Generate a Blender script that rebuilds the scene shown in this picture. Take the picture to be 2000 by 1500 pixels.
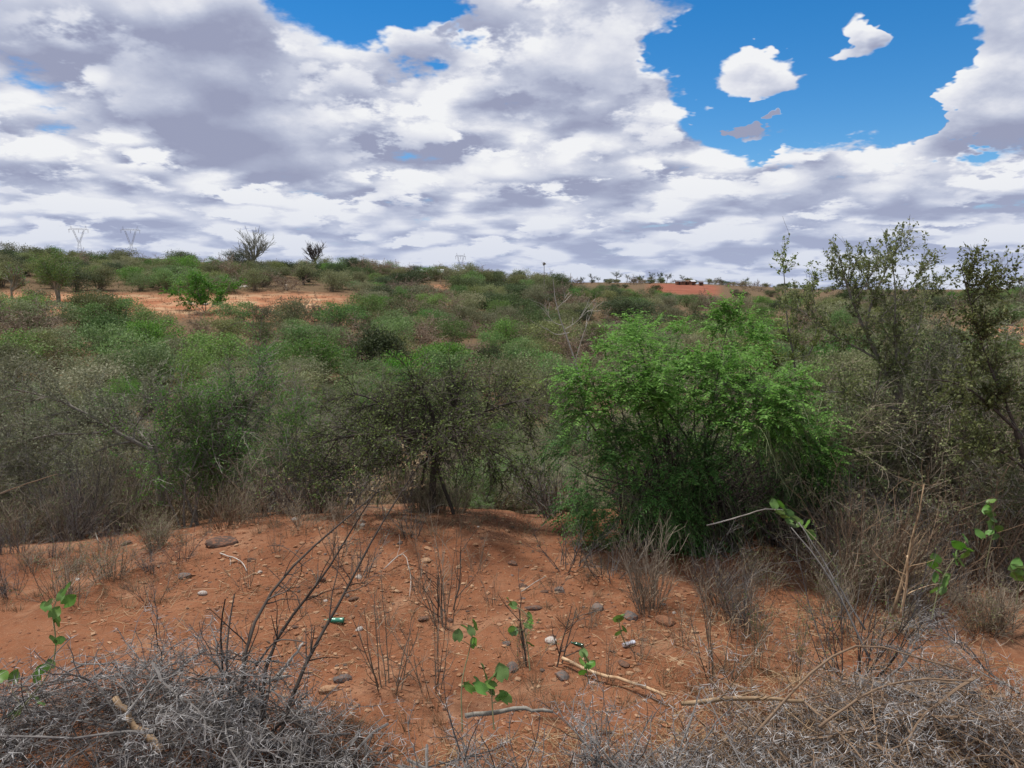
import bpy, math, random
import numpy as np
from mathutils import Vector

for _o in list(bpy.data.objects):
    bpy.data.objects.remove(_o)
SC = bpy.context.scene
COL = SC.collection
rng = np.random.default_rng(11)
random.seed(11)

# ------------------------------------------------------------------ camera
CAM_H, PITCH, FPX = 2.8, math.radians(7.0), 1506.0
cam_d = bpy.data.cameras.new('camera')
cam = bpy.data.objects.new('camera', cam_d)
COL.objects.link(cam)
cam.location = (0, 0, CAM_H)
cam.rotation_euler = (math.pi / 2 - PITCH, 0, 0)
cam_d.sensor_width = 36
cam_d.lens = 36 * FPX / 2000
cam_d.clip_start = 0.1
cam_d.clip_end = 20000
SC.camera = cam

def ray(px, py):
    """direction of a photo pixel (2000 x 1500)"""
    a, b = (px - 1000) / FPX, -(py - 750) / FPX
    v = Vector((a, math.cos(PITCH) + b * math.sin(PITCH), -math.sin(PITCH) + b * math.cos(PITCH)))
    return v.normalized()

# ------------------------------------------------------------------ light
SUN_EL, SUN_AZ = math.radians(70), math.radians(-55)      # azimuth from +Y towards +X
sun_d = bpy.data.lights.new('sun', 'SUN')
sun_d.energy = 3.2
sun_d.angle = math.radians(6)
sun_d.color = (1.0, 0.95, 0.88)
sun = bpy.data.objects.new('sun', sun_d)
COL.objects.link(sun)
sdir = Vector((math.cos(SUN_EL) * math.sin(SUN_AZ), math.cos(SUN_EL) * math.cos(SUN_AZ), math.sin(SUN_EL)))
sun.rotation_euler = sdir.to_track_quat('Z', 'Y').to_euler()
sun.location = (0, 0, 60)

SC.view_settings.view_transform = 'Standard'
SC.view_settings.look = 'None'
SC.view_settings.gamma = 1
SC.view_settings.use_curve_mapping = False
SC.view_settings.exposure = 0.52
SC.render.engine = 'CYCLES'
SC.cycles.max_bounces = 5
SC.cycles.diffuse_bounces = 3
SC.cycles.glossy_bounces = 1
SC.cycles.transmission_bounces = 2
SC.cycles.volume_bounces = 0
SC.cycles.use_denoising = True
try:
    SC.cycles.denoiser = 'OPENIMAGEDENOISE'
    SC.cycles.denoising_prefilter = 'FAST'
except Exception:
    pass
SC.cycles.use_adaptive_sampling = False
SC.cycles.use_light_tree = False

# ------------------------------------------------------------------ node helpers
class NT:
    def __init__(s, nt):
        s.nt = nt
    def n(s, t, **kw):
        nd = s.nt.nodes.new(t)
        for k, v in kw.items():
            setattr(nd, k, v)
        return nd
    def put(s, sock, v):
        if hasattr(v, 'is_output'):
            s.nt.links.new(v, sock)
        else:
            sock.default_value = v
    def math(s, op, a, b=0.0, c=0.0, clamp=False):
        nd = s.n('ShaderNodeMath', operation=op, use_clamp=clamp)
        s.put(nd.inputs[0], a); s.put(nd.inputs[1], b)
        if op in ('MULTIPLY_ADD', 'SMOOTH_MIN', 'SMOOTH_MAX', 'COMPARE'):
            s.put(nd.inputs[2], c)
        return nd.outputs[0]
    def vmath(s, op, a, b=(0, 0, 0), scale=None):
        nd = s.n('ShaderNodeVectorMath', operation=op)
        s.put(nd.inputs[0], a)
        if op == 'SCALE':
            s.put(nd.inputs['Scale'], scale)
            return nd.outputs[0]
        s.put(nd.inputs[1], b)
        return nd.outputs['Value'] if op in ('DOT_PRODUCT', 'LENGTH', 'DISTANCE') else nd.outputs[0]
    def smooth(s, v, a, b, lo=0.0, hi=1.0):
        nd = s.n('ShaderNodeMapRange', interpolation_type='SMOOTHSTEP')
        s.put(nd.inputs['Value'], v)
        nd.inputs['From Min'].default_value = a; nd.inputs['From Max'].default_value = b
        nd.inputs['To Min'].default_value = lo; nd.inputs['To Max'].default_value = hi
        return nd.outputs['Result']
    def lin(s, v, a, b, lo=0.0, hi=1.0):
        nd = s.n('ShaderNodeMapRange')
        s.put(nd.inputs['Value'], v)
        nd.inputs['From Min'].default_value = a; nd.inputs['From Max'].default_value = b
        nd.inputs['To Min'].default_value = lo; nd.inputs['To Max'].default_value = hi
        return nd.outputs['Result']
    def noise(s, vec, scale, detail=4.0, rough=0.5, dist=0.0, lac=2.0, out='Fac'):
        nd = s.n('ShaderNodeTexNoise')
        s.put(nd.inputs['Vector'], vec)
        nd.inputs['Scale'].default_value = scale
        nd.inputs['Detail'].default_value = detail
        nd.inputs['Roughness'].default_value = rough
        nd.inputs['Lacunarity'].default_value = lac
        nd.inputs['Distortion'].default_value = dist
        return nd.outputs[out]
    def mix(s, f, a, b):
        nd = s.n('ShaderNodeMix', data_type='RGBA')
        s.put(nd.inputs[0], f); s.put(nd.inputs[6], a); s.put(nd.inputs[7], b)
        return nd.outputs[2]
    def ramp(s, f, stops, interp='LINEAR'):
        nd = s.n('ShaderNodeValToRGB')
        cr = nd.color_ramp
        cr.interpolation = interp
        while len(cr.elements) < len(stops):
            cr.elements.new(0.5)
        for e, (p, c) in zip(cr.elements, stops):
            e.position = p
            e.color = (*c, 1)
        s.put(nd.inputs[0], f)
        return nd.outputs[0]
    def xyz(s, v):
        nd = s.n('ShaderNodeSeparateXYZ'); s.put(nd.inputs[0], v)
        return nd.outputs
    def comb(s, x, y, z):
        nd = s.n('ShaderNodeCombineXYZ')
        s.put(nd.inputs[0], x); s.put(nd.inputs[1], y); s.put(nd.inputs[2], z)
        return nd.outputs[0]

# ------------------------------------------------------------------ sky with broken cumulus
world = bpy.data.worlds.new('World')
SC.world = world
world.use_nodes = True
try:
    world.cycles.sampling_method = 'NONE'      # a broad even sky needs no importance map
except Exception:
    pass
wt = world.node_tree
wt.nodes.clear()
W = NT(wt)
gen = W.n('ShaderNodeTexCoord').outputs['Generated']
dirn = W.vmath('NORMALIZE', gen)

# open blue gaps, lone puffs and thick shaded decks of the cloud field, by direction
GAPS = [(1640, 95, .20, .42), (1455, 165, .105, .34), (1790, 150, .10, .30), (1480, 40, .10, .28), (720, 0, .12, .42), (1600, -170, .28, .24), (1410, 225, .06, .16), (1462, 236, .060, .36)]
PUFFS = [(1440, 165, .065, .50), (1515, 155, .072, .52), (1660, 82, .058, .54), (1725, 66, .052, .46), (1468, 84, .050, .42), (1960, 135, .13, .40), (1280, 90, .15, .14)]
DK = [(430, 100, .14, .50), (320, 195, .13, .45), (60, 270, .11, .40), (560, 300, .18, .30), (960, 270, .20, .38), (1090, 110, .08, .32), (1680, 430, .22, .30), (250, 30, .13, .35)]
ZS = 1.5
UP = W.vmath('NORMALIZE', W.vmath('ADD', dirn, (-0.008, 0.0, 0.026)))

def blobs(ds, lst, sg, v, inner=0.15, outer=1.2, zs=1.5):
    for (a, b, rad, amt) in lst:
        c = ray(a, b)
        m = W.smooth(W.vmath('DISTANCE', ds, (c.x, c.y, c.z * zs)), rad * outer, rad * inner, 0.0, sg * amt)
        v = W.math('ADD', v, m)
    return v
def deck(d, o):
    """a direction carried out to a flat cloud deck"""
    x, y, z = W.xyz(d)
    inv = W.math('DIVIDE', 1.0, W.math('ADD', W.math('MAXIMUM', z, 0.0), o))
    return W.comb(W.math('MULTIPLY', x, inv), W.math('MULTIPLY', y, inv), 0.0)
def noise2(p, scale, detail, rough, off):
    nd = W.n('ShaderNodeTexNoise', noise_dimensions='2D')
    W.put(nd.inputs['Vector'], W.vmath('ADD', p, off))
    nd.inputs['Scale'].default_value = scale
    nd.inputs['Detail'].default_value = detail
    nd.inputs['Roughness'].default_value = rough
    return nd.outputs['Fac']

dz = W.xyz(dirn)[2]
ds = W.vmath('MULTIPLY', dirn, (1, 1, ZS)); dsu = W.vmath('MULTIPLY', UP, (1, 1, ZS))
rag = W.math('SUBTRACT', noise2(deck(dirn, 0.3), 5.5, 4.0, 0.6, (2.2, 8.1, 0)), 0.5)
gap = blobs(W.vmath('ADD', ds, W.comb(W.math('MULTIPLY', rag, 0.22), 0.0, W.math('MULTIPLY', rag, -0.20))), GAPS, -1, 0.0)
ds = W.vmath('ADD', ds, W.comb(W.math('MULTIPLY', rag, 0.10), 0.0, W.math('MULTIPLY', rag, 0.12)))
dsu = W.vmath('ADD', dsu, W.comb(W.math('MULTIPLY', rag, 0.10), 0.0, W.math('MULTIPLY', rag, 0.12)))
puff = blobs(ds, PUFFS, 1, 0.0, 0.05, 1.35); puff_u = blobs(dsu, PUFFS, 1, 0.0, 0.05, 1.35)

def layer(o, freq, off, c0, c1, extra=None, extra_u=None, gapw=1.0):
    """one deck of cumulus: cover and light; lit from above, shaded towards its base"""
    p, pu = deck(dirn, o), deck(UP, o)
    hi = noise2(p, freq, 6.0, 0.60, off)
    lo = noise2(p, freq, 1.6, 0.50, off)
    lu = noise2(pu, freq, 1.6, 0.50, off)
    n = W.math('MULTIPLY_ADD', gap, gapw, hi)
    g = W.math('SUBTRACT', lo, lu)
    if extra is not None:
        n = W.math('ADD', n, extra)
        g = W.math('ADD', g, W.math('MULTIPLY', W.math('SUBTRACT', extra, extra_u), 0.45))
    al = W.smooth(n, c0, c1)
    L = W.math('MULTIPLY_ADD', g, 3.6, 0.64)
    L = W.math('MULTIPLY_ADD', W.math('SUBTRACT', hi, lo), 2.3, L)
    L = W.math('SUBTRACT', L, W.math('MULTIPLY', W.math('MINIMUM', W.math('SUBTRACT', n, c0), 0.24), 0.75))
    return al, L, hi
aA, LA, hA = layer(0.15, 2.2, (1.7, 5.2, 0), 0.20, 0.38, gapw=1.2)
LA = W.math('ADD', LA, 0.10)
aB, LB, hB = layer(0.22, 2.7, (4.4, 2.3, 0), 0.45, 0.56, gapw=1.0)
aC, LC, hC = layer(0.34, 2.6, (7.3, 3.1, 0), 0.475, 0.565, puff, puff_u, 0.9)
LC = W.math('ADD', LC, 0.07)
aC = W.math('MULTIPLY', aC, W.smooth(dz, 0.08, 0.17))
wob = W.math('SUBTRACT', hB, 0.5); wob2 = W.math('SUBTRACT', hC, 0.5)
dsk = W.vmath('ADD', W.vmath('MULTIPLY', dirn, (1, 1, 2.4)), W.comb(W.math('MULTIPLY', wob, 0.30), 0.0, W.math('MULTIPLY', wob2, 0.40)))
dark = blobs(dsk, DK, 1, 0.0, 0.1, 1.35, 2.4)
def lerp(a, b, t):
    return W.math('ADD', a, W.math('MULTIPLY', W.math('SUBTRACT', b, a), t))
light = lerp(lerp(LA, LB, aB), LC, aC)
light = W.math('SUBTRACT', light, W.math('MULTIPLY', dark, 0.55))
inv1 = lambda v: W.math('SUBTRACT', 1.0, v)
alpha = inv1(W.math('MULTIPLY', W.math('MULTIPLY', inv1(aA), inv1(aB)), inv1(aC)))
# towards the horizon the gaps close up
alpha = W.math('MAXIMUM', alpha, W.smooth(dz, 0.13, 0.05, 0.0, 0.95))
ccol = W.ramp(light, [(0.0, (0.35, 0.38, 0.53)), (0.25, (0.44, 0.48, 0.63)), (0.50, (0.59, 0.63, 0.76)), (0.75, (0.80, 0.82, 0.90)), (1.0, (0.97, 0.98, 1.0))])
# air between here and the far clouds: slightly bluer low down
ccol = W.mix(W.smooth(dz, 0.16, 0.0, 0.0, 0.50), ccol, (0.50, 0.58, 0.80, 1))
sky = W.n('ShaderNodeTexSky', sky_type='NISHITA')
sky.sun_disc = False
sky.sun_elevation = SUN_EL
sky.sun_rotation = SUN_AZ
sky.air_density = 1.0
sky.dust_density = 0.0
sky.ozone_density = 3.0
sky.altitude = 900
bg_sky = W.n('ShaderNodeBackground')
hsv = W.n('ShaderNodeHueSaturation'); hsv.inputs['Saturation'].default_value = 1.4; hsv.inputs['Value'].default_value = .86
wt.links.new(sky.outputs[0], hsv.inputs['Color'])
wt.links.new(hsv.outputs[0], bg_sky.inputs['Color'])
bg_sky.inputs['Strength'].default_value = 0.10
bg_cl = W.n('ShaderNodeBackground')
wt.links.new(ccol, bg_cl.inputs['Color'])
bg_cl.inputs['Strength'].default_value = 0.64
mx = W.n('ShaderNodeMixShader')
W.put(mx.inputs[0], alpha)
wt.links.new(bg_sky.outputs[0], mx.inputs[1])
wt.links.new(bg_cl.outputs[0], mx.inputs[2])
wo = W.n('ShaderNodeOutputWorld')
wt.links.new(mx.outputs[0], wo.inputs['Surface'])

# ------------------------------------------------------------------ geometry library
def unit(v):
    return v / np.maximum(np.linalg.norm(v, axis=-1, keepdims=True), 1e-9)

class Geo:
    """collects vertex / face arrays and writes ONE mesh"""
    def __init__(s):
        s.v, s.q, s.t, s.n = [], [], [], 0
    def add(s, v, quads=None, tris=None):
        v = np.asarray(v, dtype=np.float32).reshape(-1, 3)
        if quads is not None and len(quads):
            s.q.append(np.asarray(quads, dtype=np.int32).reshape(-1, 4) + s.n)
        if tris is not None and len(tris):
            s.t.append(np.asarray(tris, dtype=np.int32).reshape(-1, 3) + s.n)
        s.v.append(v)
        s.n += len(v)
        return s
    def tubes(s, P, R, sides=4):
        """batch of n polylines (n,k,3) with radii (n,k)"""
        P = np.asarray(P, dtype=np.float64); R = np.asarray(R, dtype=np.float64)
        if P.ndim == 2:
            P, R = P[None], R[None]
        n, k, _ = P.shape
        if n == 0:
            return s
        T = unit(np.gradient(P, axis=1))
        m = unit(P[:, -1] - P[:, 0] + 1e-6)
        ref = np.where(np.abs(m[:, 2:3]) < 0.8, np.array([[0, 0, 1.0]]), np.array([[1.0, 0, 0]]))
        N = unit(np.cross(T, ref[:, None, :]))
        B = np.cross(T, N)
        a = np.arange(sides) * 2 * math.pi / sides
        ring = P[:, :, None, :] + R[:, :, None, None] * (np.cos(a)[None, None, :, None] * N[:, :, None, :] + np.sin(a)[None, None, :, None] * B[:, :, None, :])
        idx = np.arange(n * k * sides).reshape(n, k, sides)
        i0 = idx[:, :-1, :]; i1 = idx[:, 1:, :]
        q = np.stack([i0, np.roll(i0, -1, 2), np.roll(i1, -1, 2), i1], -1)
        return s.add(ring, quads=q)
    def leaves(s, pos, d, nrm, L, Wd):
        """pointed leaf blades: one quad each"""
        d = unit(d)
        side = unit(np.cross(d, nrm))
        up = np.cross(side, d)
        L = np.broadcast_to(np.asarray(L, float).reshape(-1, 1), (len(pos), 1)); Wd = np.broadcast_to(np.asarray(Wd, float).reshape(-1, 1), (len(pos), 1))
        mid = pos + d * L * 0.45 + up * L * 0.06
        v = np.stack([pos, mid + side * Wd * .5, pos + d * L - up * L * .05, mid - side * Wd * .5], 1)
        q = np.arange(len(pos) * 4).reshape(-1, 4)
        return s.add(v, quads=q)
    def mesh(s, name, mat, smooth=False):
        me = bpy.data.meshes.new(name)
        V = np.concatenate(s.v) if s.v else np.zeros((0, 3), np.float32)
        loops, starts, o = [], [], 0
        if s.t:
            t = np.concatenate(s.t); loops.append(t.ravel()); starts.append(np.arange(len(t)) * 3); o = len(t) * 3
        if s.q:
            q = np.concatenate(s.q); loops.append(q.ravel()); starts.append(np.arange(len(q)) * 4 + o)
        me.vertices.add(len(V)); me.vertices.foreach_set('co', V.astype(np.float32).ravel())
        if loops:
            l = np.concatenate(loops).astype(np.int32); st = np.concatenate(starts).astype(np.int32)
            me.loops.add(len(l)); me.loops.foreach_set('vertex_index', l)
            me.polygons.add(len(st)); me.polygons.foreach_set('loop_start', st)
            me.update(calc_edges=True)
            me.polygons.foreach_set('use_smooth', np.full(len(st), smooth))
        me.materials.append(mat)
        return me

def sample(P, R, n, t0=0.0, t1=1.0, weight=None):
    """n random points on a batch of polylines: position, tangent, radius, param"""
    m, k, _ = P.shape
    if weight is None:
        weight = np.linalg.norm(np.diff(P, axis=1), axis=2).sum(1)
    i = rng.choice(m, n, p=weight / weight.sum())
    t = rng.uniform(t0, t1, n)
    f = np.minimum(t * (k - 1), k - 1.001)
    j = f.astype(int); u = (f - j)[:, None]
    pos = P[i, j] * (1 - u) + P[i, j + 1] * u
    tan = unit(P[i, j + 1] - P[i, j])
    rad = R[i, j] * (1 - u[:, 0]) + R[i, j + 1] * u[:, 0]
    return pos, tan, rad, t

def walk(pos, d, L, k, wander, trop=(0, 0, 0), r0=0.01, r1=0.002, kink=0.0):
    """polylines that wander from pos along d; trop bends them"""
    n = len(pos)
    L = np.broadcast_to(np.asarray(L, float), (n,)); trop = np.asarray(trop, float)
    P = np.zeros((n, k, 3)); P[:, 0] = pos
    d = unit(d)
    for j in range(1, k):
        d = unit(d + rng.normal(0, wander, (n, 3)) + trop * (0.5 + j / k))
        P[:, j] = P[:, j - 1] + d * (L / (k - 1))[:, None]
    t = np.linspace(0, 1, k)[None]
    r0 = np.broadcast_to(np.asarray(r0, float), (n,))[:, None]; r1 = np.broadcast_to(np.asarray(r1, float), (n,))[:, None]
    R = r0 * (1 - t) + r1 * t
    return P, R

def grow(P, R, n, L, ang, k=5, t0=.25, t1=1.0, wander=.18, trop=(0, 0, 0), rr=.6, rtip=.0015, rmax=1.0, flat=0.0):
    """side shoots on polylines. L = (lo, hi), ang = (lo, hi) degrees off the parent"""
    pos, tan, rad, t = sample(P, R, n, t0, t1)
    rv = rng.normal(0, 1, (n, 3)); rv[:, 2] *= (1 - flat)
    perp = unit(np.cross(tan, np.cross(rv, tan)))
    a = np.radians(rng.uniform(ang[0], ang[1], n))[:, None]
    d = np.cos(a) * tan + np.sin(a) * perp
    LL = rng.uniform(L[0], L[1], n)
    r0 = np.minimum(np.maximum(rad * rr, rtip * 1.2), rmax)
    return walk(pos, d, LL, k, wander, trop, r0, np.minimum(rtip, r0 * .7))

def leaf_scatter(g, P, R, n, L, Wd, spread=1.0, t0=0.1, t1=1.0, upn=.6, cluster=1, jitter=0.0, weight=None):
    pos, tan, rad, t = sample(P, R, n, t0, t1, weight)
    if cluster > 1:
        pos = np.repeat(pos, cluster, 0); tan = np.repeat(tan, cluster, 0)
    m = len(pos)
    if jitter:
        pos = pos + rng.normal(0, jitter, (m, 3))
    d = unit(tan * .5 + rng.normal(0, spread, (m, 3)))
    nr = unit(rng.normal(0, .6, (m, 3)) + np.array([0, 0, upn]))
    s = rng.uniform(.65, 1.3, m)
    g.leaves(pos, d, nr, L * s, Wd * s)

def pinnate(g, P, m, L, Wd, droop=.15, t0=.1):
    """leaflets in two ranks along every polyline"""
    n, k, _ = P.shape
    t = np.linspace(t0, .99, m)
    f = t * (k - 1); j = np.minimum(f.astype(int), k - 2); u = (f - j)[None, :, None]
    pos = P[:, j] * (1 - u) + P[:, j + 1] * u
    tan = unit(P[:, j + 1] - P[:, j])
    side = unit(np.cross(tan, np.array([0, 0, 1.0])) + rng.normal(0, .12, tan.shape))
    for sg in (-1, 1):
        d = unit(side * sg + tan * .55 + np.array([0, 0, -droop]) + rng.normal(0, .18, tan.shape))
        nr = unit(np.array([0, 0, 1.0]) + rng.normal(0, .28, tan.shape))
        s = rng.uniform(.7, 1.2, n * m)
        g.leaves(pos.reshape(-1, 3), d.reshape(-1, 3), nr.reshape(-1, 3), L * s, Wd * s)

def spline(pts, k):
    """smooth resample of a hand-laid polyline"""
    pts = np.asarray(pts, float)
    t = np.concatenate([[0], np.cumsum(np.linalg.norm(np.diff(pts, axis=0), axis=1))]); t /= t[-1]
    tt = np.linspace(0, 1, k)
    lin = np.stack([np.interp(tt, t, pts[:, c]) for c in range(3)], 1)
    for _ in range(2):
        sm = lin.copy(); sm[1:-1] = .25 * lin[:-2] + .5 * lin[1:-1] + .25 * lin[2:]
        lin = sm
    return lin

# ------------------------------------------------------------------ value noise (numpy)
def vnoise(x, y, seed=0):
    xi, yi = np.floor(x).astype(np.int64), np.floor(y).astype(np.int64)
    fx, fy = x - xi, y - yi
    fx = fx * fx * (3 - 2 * fx); fy = fy * fy * (3 - 2 * fy)
    def h(a, b):
        n = (a * 374761393 + b * 668265263 + seed * 1274126177) & 0xffffffff
        n = ((n ^ (n >> 13)) * 1274126177) & 0xffffffff
        return ((n ^ (n >> 16)) & 0xffff) / 65535.0
    return (h(xi, yi) * (1 - fx) + h(xi + 1, yi) * fx) * (1 - fy) + (h(xi, yi + 1) * (1 - fx) + h(xi + 1, yi + 1) * fx) * fy
def fbm(x, y, o=4, seed=0):
    v, a = 0, .5
    for i in range(o):
        v = v + a * (vnoise(x, y, seed + i) - .5); x, y, a = x * 2.03 + 5.1, y * 2.03 + 3.7, a * .5
    return v

# ------------------------------------------------------------------ objects
def tag(o, label=None, cat=None, group=None, kind=None):
    for k, v in (('label', label), ('category', cat), ('group', group), ('kind', kind)):
        if v:
            o[k] = v
    return o
def link(name, data, parent=None, loc=(0, 0, 0), rot=(0, 0, 0), scale=1.0):
    o = bpy.data.objects.new(name, data)
    COL.objects.link(o)
    o.parent = parent
    o.location = loc; o.rotation_euler = rot
    o.scale = (scale,) * 3 if isinstance(scale, (int, float)) else scale
    return o
def thing(name, parts, loc, rot=(0, 0, 0), scale=1.0, label=None, cat=None, group=None):
    """an Empty at the base with one mesh per part; parts = [(name, mesh[, kind])]"""
    e = link(name, None, None, loc, rot, scale)
    e.empty_display_size = .2
    tag(e, label, cat, group)
    done = {}
    for p in parts:
        c = done[p[0]] = link(p[0], p[1], done[p[3]] if len(p) > 3 else e)
        if len(p) > 2 and p[2]:
            c['kind'] = p[2]
    return e

# ------------------------------------------------------------------ materials
def mat_new(name):
    m = bpy.data.materials.new(name)
    m.use_nodes = True
    m.node_tree.nodes.clear()
    M = NT(m.node_tree)
    out = M.n('ShaderNodeOutputMaterial')
    return m, M, out

def leaf_mat(name, cols, trans=.32, objvar=.36, rough=.6):
    """leaf colour varies from blade to blade and from plant to plant"""
    m, M, out = mat_new(name)
    rnd = M.n('ShaderNodeNewGeometry').outputs['Random Per Island']
    st = [(i / (len(cols) - 1), c) for i, c in enumerate(cols)]
    c = M.ramp(rnd, st)
    oi = M.n('ShaderNodeObjectInfo').outputs['Random']
    hs = M.n('ShaderNodeHueSaturation')
    M.put(hs.inputs['Color'], c)
    M.put(hs.inputs['Value'], M.lin(oi, 0, 1, 1 - objvar, 1 + objvar))
    M.put(hs.inputs['Hue'], M.lin(M.math('FRACT', M.math('MULTIPLY', oi, 7.3)), 0, 1, .485, .512))
    M.put(hs.inputs['Saturation'], M.lin(M.math('FRACT', M.math('MULTIPLY', oi, 3.7)), 0, 1, .8, 1.1))
    bs = M.n('ShaderNodeBsdfPrincipled')
    M.put(bs.inputs['Base Color'], hs.outputs[0])
    bs.inputs['Roughness'].default_value = rough
    bs.inputs['Specular IOR Level'].default_value = .25
    tr = M.n('ShaderNodeBsdfTranslucent')
    M.put(tr.inputs[0], hs.outputs[0])
    mx = M.n('ShaderNodeMixShader'); mx.inputs[0].default_value = trans
    M.nt.links.new(bs.outputs[0], mx.inputs[1]); M.nt.links.new(tr.outputs[0], mx.inputs[2])
    M.nt.links.new(mx.outputs[0], out.inputs[0])
    return m

def bark_mat(name, c0, c1, scale=30., rough=.85, island=0.0):
    m, M, out = mat_new(name)
    co = M.n('ShaderNodeTexCoord').outputs['Object']
    f = M.noise(co, scale, 3.0, .6)
    if island:
        f = M.math('ADD', M.math('MULTIPLY', f, 1 - island), M.math('MULTIPLY', M.n('ShaderNodeNewGeometry').outputs['Random Per Island'], island))
    c = M.ramp(f, [(.3, c0), (.7, c1)])
    bs = M.n('ShaderNodeBsdfPrincipled')
    M.put(bs.inputs['Base Color'], c)
    bs.inputs['Roughness'].default_value = rough
    bs.inputs['Specular IOR Level'].default_value = .2
    M.nt.links.new(bs.outputs[0], out.inputs[0])
    return m

def plain_mat(name, c, rough=.6, metal=0., var=.15, scale=12.):
    m, M, out = mat_new(name)
    co = M.n('ShaderNodeTexCoord').outputs['Object']
    f = M.noise(co, scale, 4.0, .6)
    col = M.ramp(f, [(.25, tuple(x * (1 - var) for x in c)), (.75, tuple(min(1, x * (1 + var)) for x in c))])
    bs = M.n('ShaderNodeBsdfPrincipled')
    M.put(bs.inputs['Base Color'], col)
    bs.inputs['Roughness'].default_value = rough
    bs.inputs['Metallic'].default_value = metal
    M.nt.links.new(bs.outputs[0], out.inputs[0])
    return m

MT = {}
MT['olive'] = leaf_mat('olive_leaf', [(.105, .130, .046), (.170, .198, .074), (.240, .262, .112)])
MT['grey'] = leaf_mat('grey_green_leaf', [(.130, .145, .070), (.190, .204, .104), (.255, .258, .145)])
MT['green'] = leaf_mat('green_leaf', [(.075, .150, .036), (.120, .215, .054), (.180, .280, .080)])
MT['bright'] = leaf_mat('bright_leaf', [(.050, .140, .024), (.095, .235, .036), (.165, .330, .055)], .35, .12)
MT['dark'] = leaf_mat('dark_leaf', [(.040, .066, .026), (.066, .100, .038), (.105, .140, .052)])
MT['brown'] = leaf_mat('dry_leaf', [(.15, .105, .07), (.21, .15, .10), (.26, .20, .13)], .2)
MT['maroon'] = leaf_mat('maroon_leaf', [(.11, .035, .035), (.17, .055, .05), (.14, .10, .06)], .2)
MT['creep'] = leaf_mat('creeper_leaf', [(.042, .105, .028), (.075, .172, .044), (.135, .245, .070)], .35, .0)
MT['creep_top'] = leaf_mat('creeper_top_leaf', [(.085, .205, .024), (.140, .300, .036), (.220, .390, .065)], .4, .0)  # brighter yellow-green than the leaves lower on the mound
MT['thornleaf'] = leaf_mat('thorn_tree_leaf', [(.100, .145, .036), (.175, .235, .060), (.290, .335, .115)], .42, .1)
MT['straw'] = leaf_mat('straw', [(.30, .20, .11), (.42, .30, .17), (.52, .40, .25)], .25, .15)
MT['grass'] = leaf_mat('dry_grass', [(.18, .15, .07), (.28, .22, .11), (.38, .30, .16)], .25, .15)
MT['bark'] = bark_mat('grey_bark', (.120, .108, .090), (.270, .250, .215))
MT['bark_dk'] = bark_mat('dark_bark', (.045, .038, .032), (.105, .088, .075))
MT['bark_red'] = bark_mat('peeling_bark', (.040, .034, .029), (.085, .070, .058), 5.)
MT['scrub'] = leaf_mat('scrub_leaf', [(.07, .085, .030), (.11, .125, .05), (.15, .12, .07), (.09, .12, .04)], .25, .0)
MT['olive_dk'] = leaf_mat('dusky_leaf', [(.055, .075, .026), (.095, .130, .040), (.150, .200, .062)])
MT['twig_dk'] = bark_mat('dark_twig', (.040, .032, .027), (.130, .110, .095), 6., .9, .6)
MT['twig'] = bark_mat('brown_twig', (.140, .112, .082), (.340, .285, .215), 6., .9, .6)
MT['twig_grey'] = bark_mat('dead_twig', (.052, .047, .043), (.190, .177, .166), 8., .9, .65)
MT['twig_brown'] = bark_mat('thorn_twig', (.085, .057, .039), (.26, .178, .115), 8., .9, .65)
MT['thorn'] = bark_mat('pale_thorn', (.17, .16, .155), (.46, .45, .44), 5., .6, .8)
MT['vinestem'] = bark_mat('vine_stem', (.12, .13, .06), (.26, .25, .14), 12.)
MT['strand'] = bark_mat('hanging_strand', (.065, .090, .042), (.17, .20, .10), 4., .8, .7)
MT['pale_wood'] = bark_mat('peeled_wood', (.36, .22, .12), (.60, .44, .28), 18.)
MT['white_wood'] = bark_mat('bleached_wood', (.28, .25, .21), (.52, .48, .43), 12.)
MT['stump'] = bark_mat('rotten_wood', (.07, .03, .018), (.28, .11, .05), 14.)
MT['ebark'] = bark_mat('succulent_bark', (.12, .125, .09), (.28, .275, .22), 3.)
MT['wood_br'] = bark_mat('brown_stick', (.13, .085, .05), (.36, .25, .15), 20.)

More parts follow.
